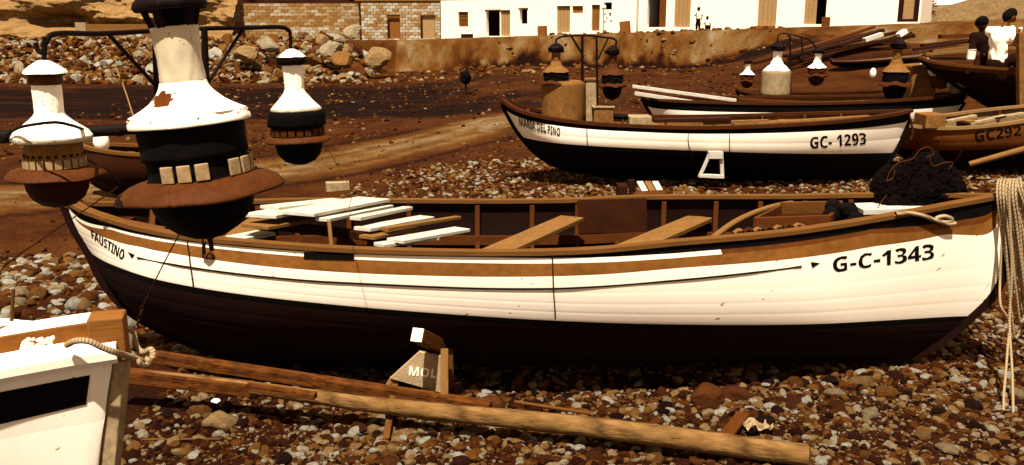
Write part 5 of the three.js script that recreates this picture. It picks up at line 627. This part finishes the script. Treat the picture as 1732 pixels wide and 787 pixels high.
{ const D = 19.4, hip = P(1664, 102, D), chest = P(1662, 68, D), neck = P(1662, 54, D), head = P(1661, 42, D);
  const g = thing('person', 'dark-haired person in dark clothes crouching beside the white-shirted one', 'person', V(hip.x, hip.y - 0.12, hip.z)); const sL = P(1648, 62, D), sR = P(1676, 62, D), eL = P(1645, 82, D - 0.1), eR = P(1680, 82, D - 0.1), hL = P(1655, 92, D - 0.3), hR = P(1674, 92, D - 0.3), kL = P(1655, 94, D - 0.35), kR = P(1675, 94, D - 0.35);
  wpart('body', figureGeo([bone(hip, chest, 0.14, 0.15), bone(chest, neck, 0.14, 0.06), bone(neck, head, 0.06, 0.07), bone(head, head.clone().add(V(0, 0.04, 0)), 0.1, 0.105), bone(head.clone().add(V(0, -0.02, 0.09)), head.clone().add(V(0, -0.035, 0.105)), 0.018), bone(sL, sR, 0.07), bone(sL, eL, 0.055, 0.045), bone(eL, hL, 0.042, 0.03), bone(sR, eR, 0.055, 0.045), bone(eR, hR, 0.042, 0.03), ...fingers(hL, V(0, -0.3, 1).normalize(), V(1, 0, 0)), ...fingers(hR, V(0, -0.3, 1).normalize(), V(1, 0, 0)), bone(hip, kL, 0.11, 0.08), bone(hip, kR, 0.11, 0.08), bone(kL, kL.clone().add(V(0, -0.42, 0)), 0.075, 0.05), bone(kR, kR.clone().add(V(0, -0.42, 0)), 0.075, 0.05)], 80), mat(0.16, { map: null }), g);
  wpart('jacket', figureGeo([bone(hip, chest, 0.175, 0.18), bone(chest, neck.clone().add(V(0, -0.05, 0)), 0.17, 0.08), bone(sL, sR, 0.095), bone(sL, eL, 0.08, 0.065), bone(sR, eR, 0.08, 0.065), bone(eL, eL.clone().lerp(hL, 0.8), 0.06, 0.05), bone(eR, eR.clone().lerp(hR, 0.8), 0.06, 0.05)], 48), M.cloth, g);
  wpart('hair', figureGeo([bone(head.clone().add(V(0, 0.05, -0.03)), head.clone().add(V(0, 0.07, 0.02)), 0.125, 0.12)], 36), M.hair, g); }
function child(label, px, base, h, sit) {
  const [s0] = onFacade(px, base), p = FA.clone().addScaledVector(FX, s0).addScaledVector(FN, 1.1); p.y = terraceY(p.x); const k = h, g = thing('person', label, 'person', p.clone()); const q = (x, y, z) => V(p.x + x * k, p.y + y * k, p.z + z * k);
  const hipY = sit ? 0.16 : 0.5, hip = q(0, hipY, 0), chest = q(0, hipY + 0.22, 0), neck = q(0, hipY + 0.33, 0), head = q(0, hipY + 0.42, 0.01), sL = q(-0.11, hipY + 0.29, 0), sR = q(0.11, hipY + 0.29, 0), eL = q(-0.16, hipY + 0.14, 0.02), eR = q(0.17, hipY + 0.16, 0.02), hL = q(-0.1, hipY + 0.24, 0.12), hR = q(0.12, hipY + 0.02, 0.12); const kL = sit ? q(-0.08, 0.2, 0.25) : q(-0.06, 0.27, 0.01), kR = sit ? q(0.08, 0.2, 0.25) : q(0.06, 0.27, 0.01), fL = sit ? q(-0.08, 0.03, 0.28) : q(-0.06, 0.03, 0), fR = sit ? q(0.08, 0.03, 0.28) : q(0.06, 0.03, 0);
  wpart('body', figureGeo([bone(hip, chest, 0.085 * k, 0.09 * k), bone(chest, neck, 0.08 * k, 0.035 * k), bone(neck, head, 0.035 * k, 0.05 * k), bone(head, head.clone().add(V(0, 0.03 * k, 0)), 0.065 * k), bone(head.clone().add(V(0, -0.005, 0.06 * k)), head.clone().add(V(0, -0.02 * k, 0.068 * k)), 0.012 * k), bone(sL, sR, 0.04 * k), bone(sL, eL, 0.034 * k, 0.028 * k), bone(eL, hL, 0.026 * k, 0.02 * k), bone(sR, eR, 0.034 * k, 0.028 * k), bone(eR, hR, 0.026 * k, 0.02 * k), ...fingers(hL, V(0, 0.6, 0.8), V(1, 0, 0), 0.7 * k), ...fingers(hR, V(0, -0.6, 0.8), V(1, 0, 0), 0.7 * k), bone(hip, kL, 0.065 * k, 0.045 * k), bone(hip, kR, 0.065 * k, 0.045 * k), bone(kL, fL, 0.042 * k, 0.03 * k), bone(kR, fR, 0.042 * k, 0.03 * k), bone(fL, fL.clone().add(V(0, -0.01 * k, 0.1 * k)), 0.028 * k), bone(fR, fR.clone().add(V(0, -0.01 * k, 0.1 * k)), 0.028 * k)], 72, 0.02), M.skin, g);
  wpart('shirt', figureGeo([bone(hip.clone().add(V(0, 0.05 * k, 0)), chest, 0.1 * k, 0.105 * k), bone(sL, sR, 0.055 * k), bone(sL, sL.clone().lerp(eL, 0.6), 0.046 * k), bone(sR, sR.clone().lerp(eR, 0.6), 0.046 * k)], 40, 0.02), M.whiteFar, g);
  wpart('trousers', figureGeo([bone(hip, hip.clone().add(V(0, -0.03 * k, 0)), 0.1 * k), bone(hip, kL, 0.08 * k, 0.06 * k), bone(hip, kR, 0.08 * k, 0.06 * k), bone(kL, kL.clone().lerp(fL, 0.8), 0.056 * k, 0.045 * k), bone(kR, kR.clone().lerp(fR, 0.8), 0.056 * k, 0.045 * k)], 44, 0.02), M.cloth, g);
  wpart('hair', figureGeo([bone(head.clone().add(V(0, 0.035 * k, -0.015 * k)), head.clone().add(V(0, 0.045 * k, 0.01 * k)), 0.072 * k)], 30, 0.01), M.hair, g);
}
child('child in pale shirt and dark trousers standing before the right house', 1190, 50, 1.35, false);
child('child sitting on the ground beside the standing child', 1205, 50, 1.2, true);

scene.traverse((o) => { if (o.isMesh) { o.castShadow = true; o.receiveShadow = true; } });
renderer.render(scene, camera);
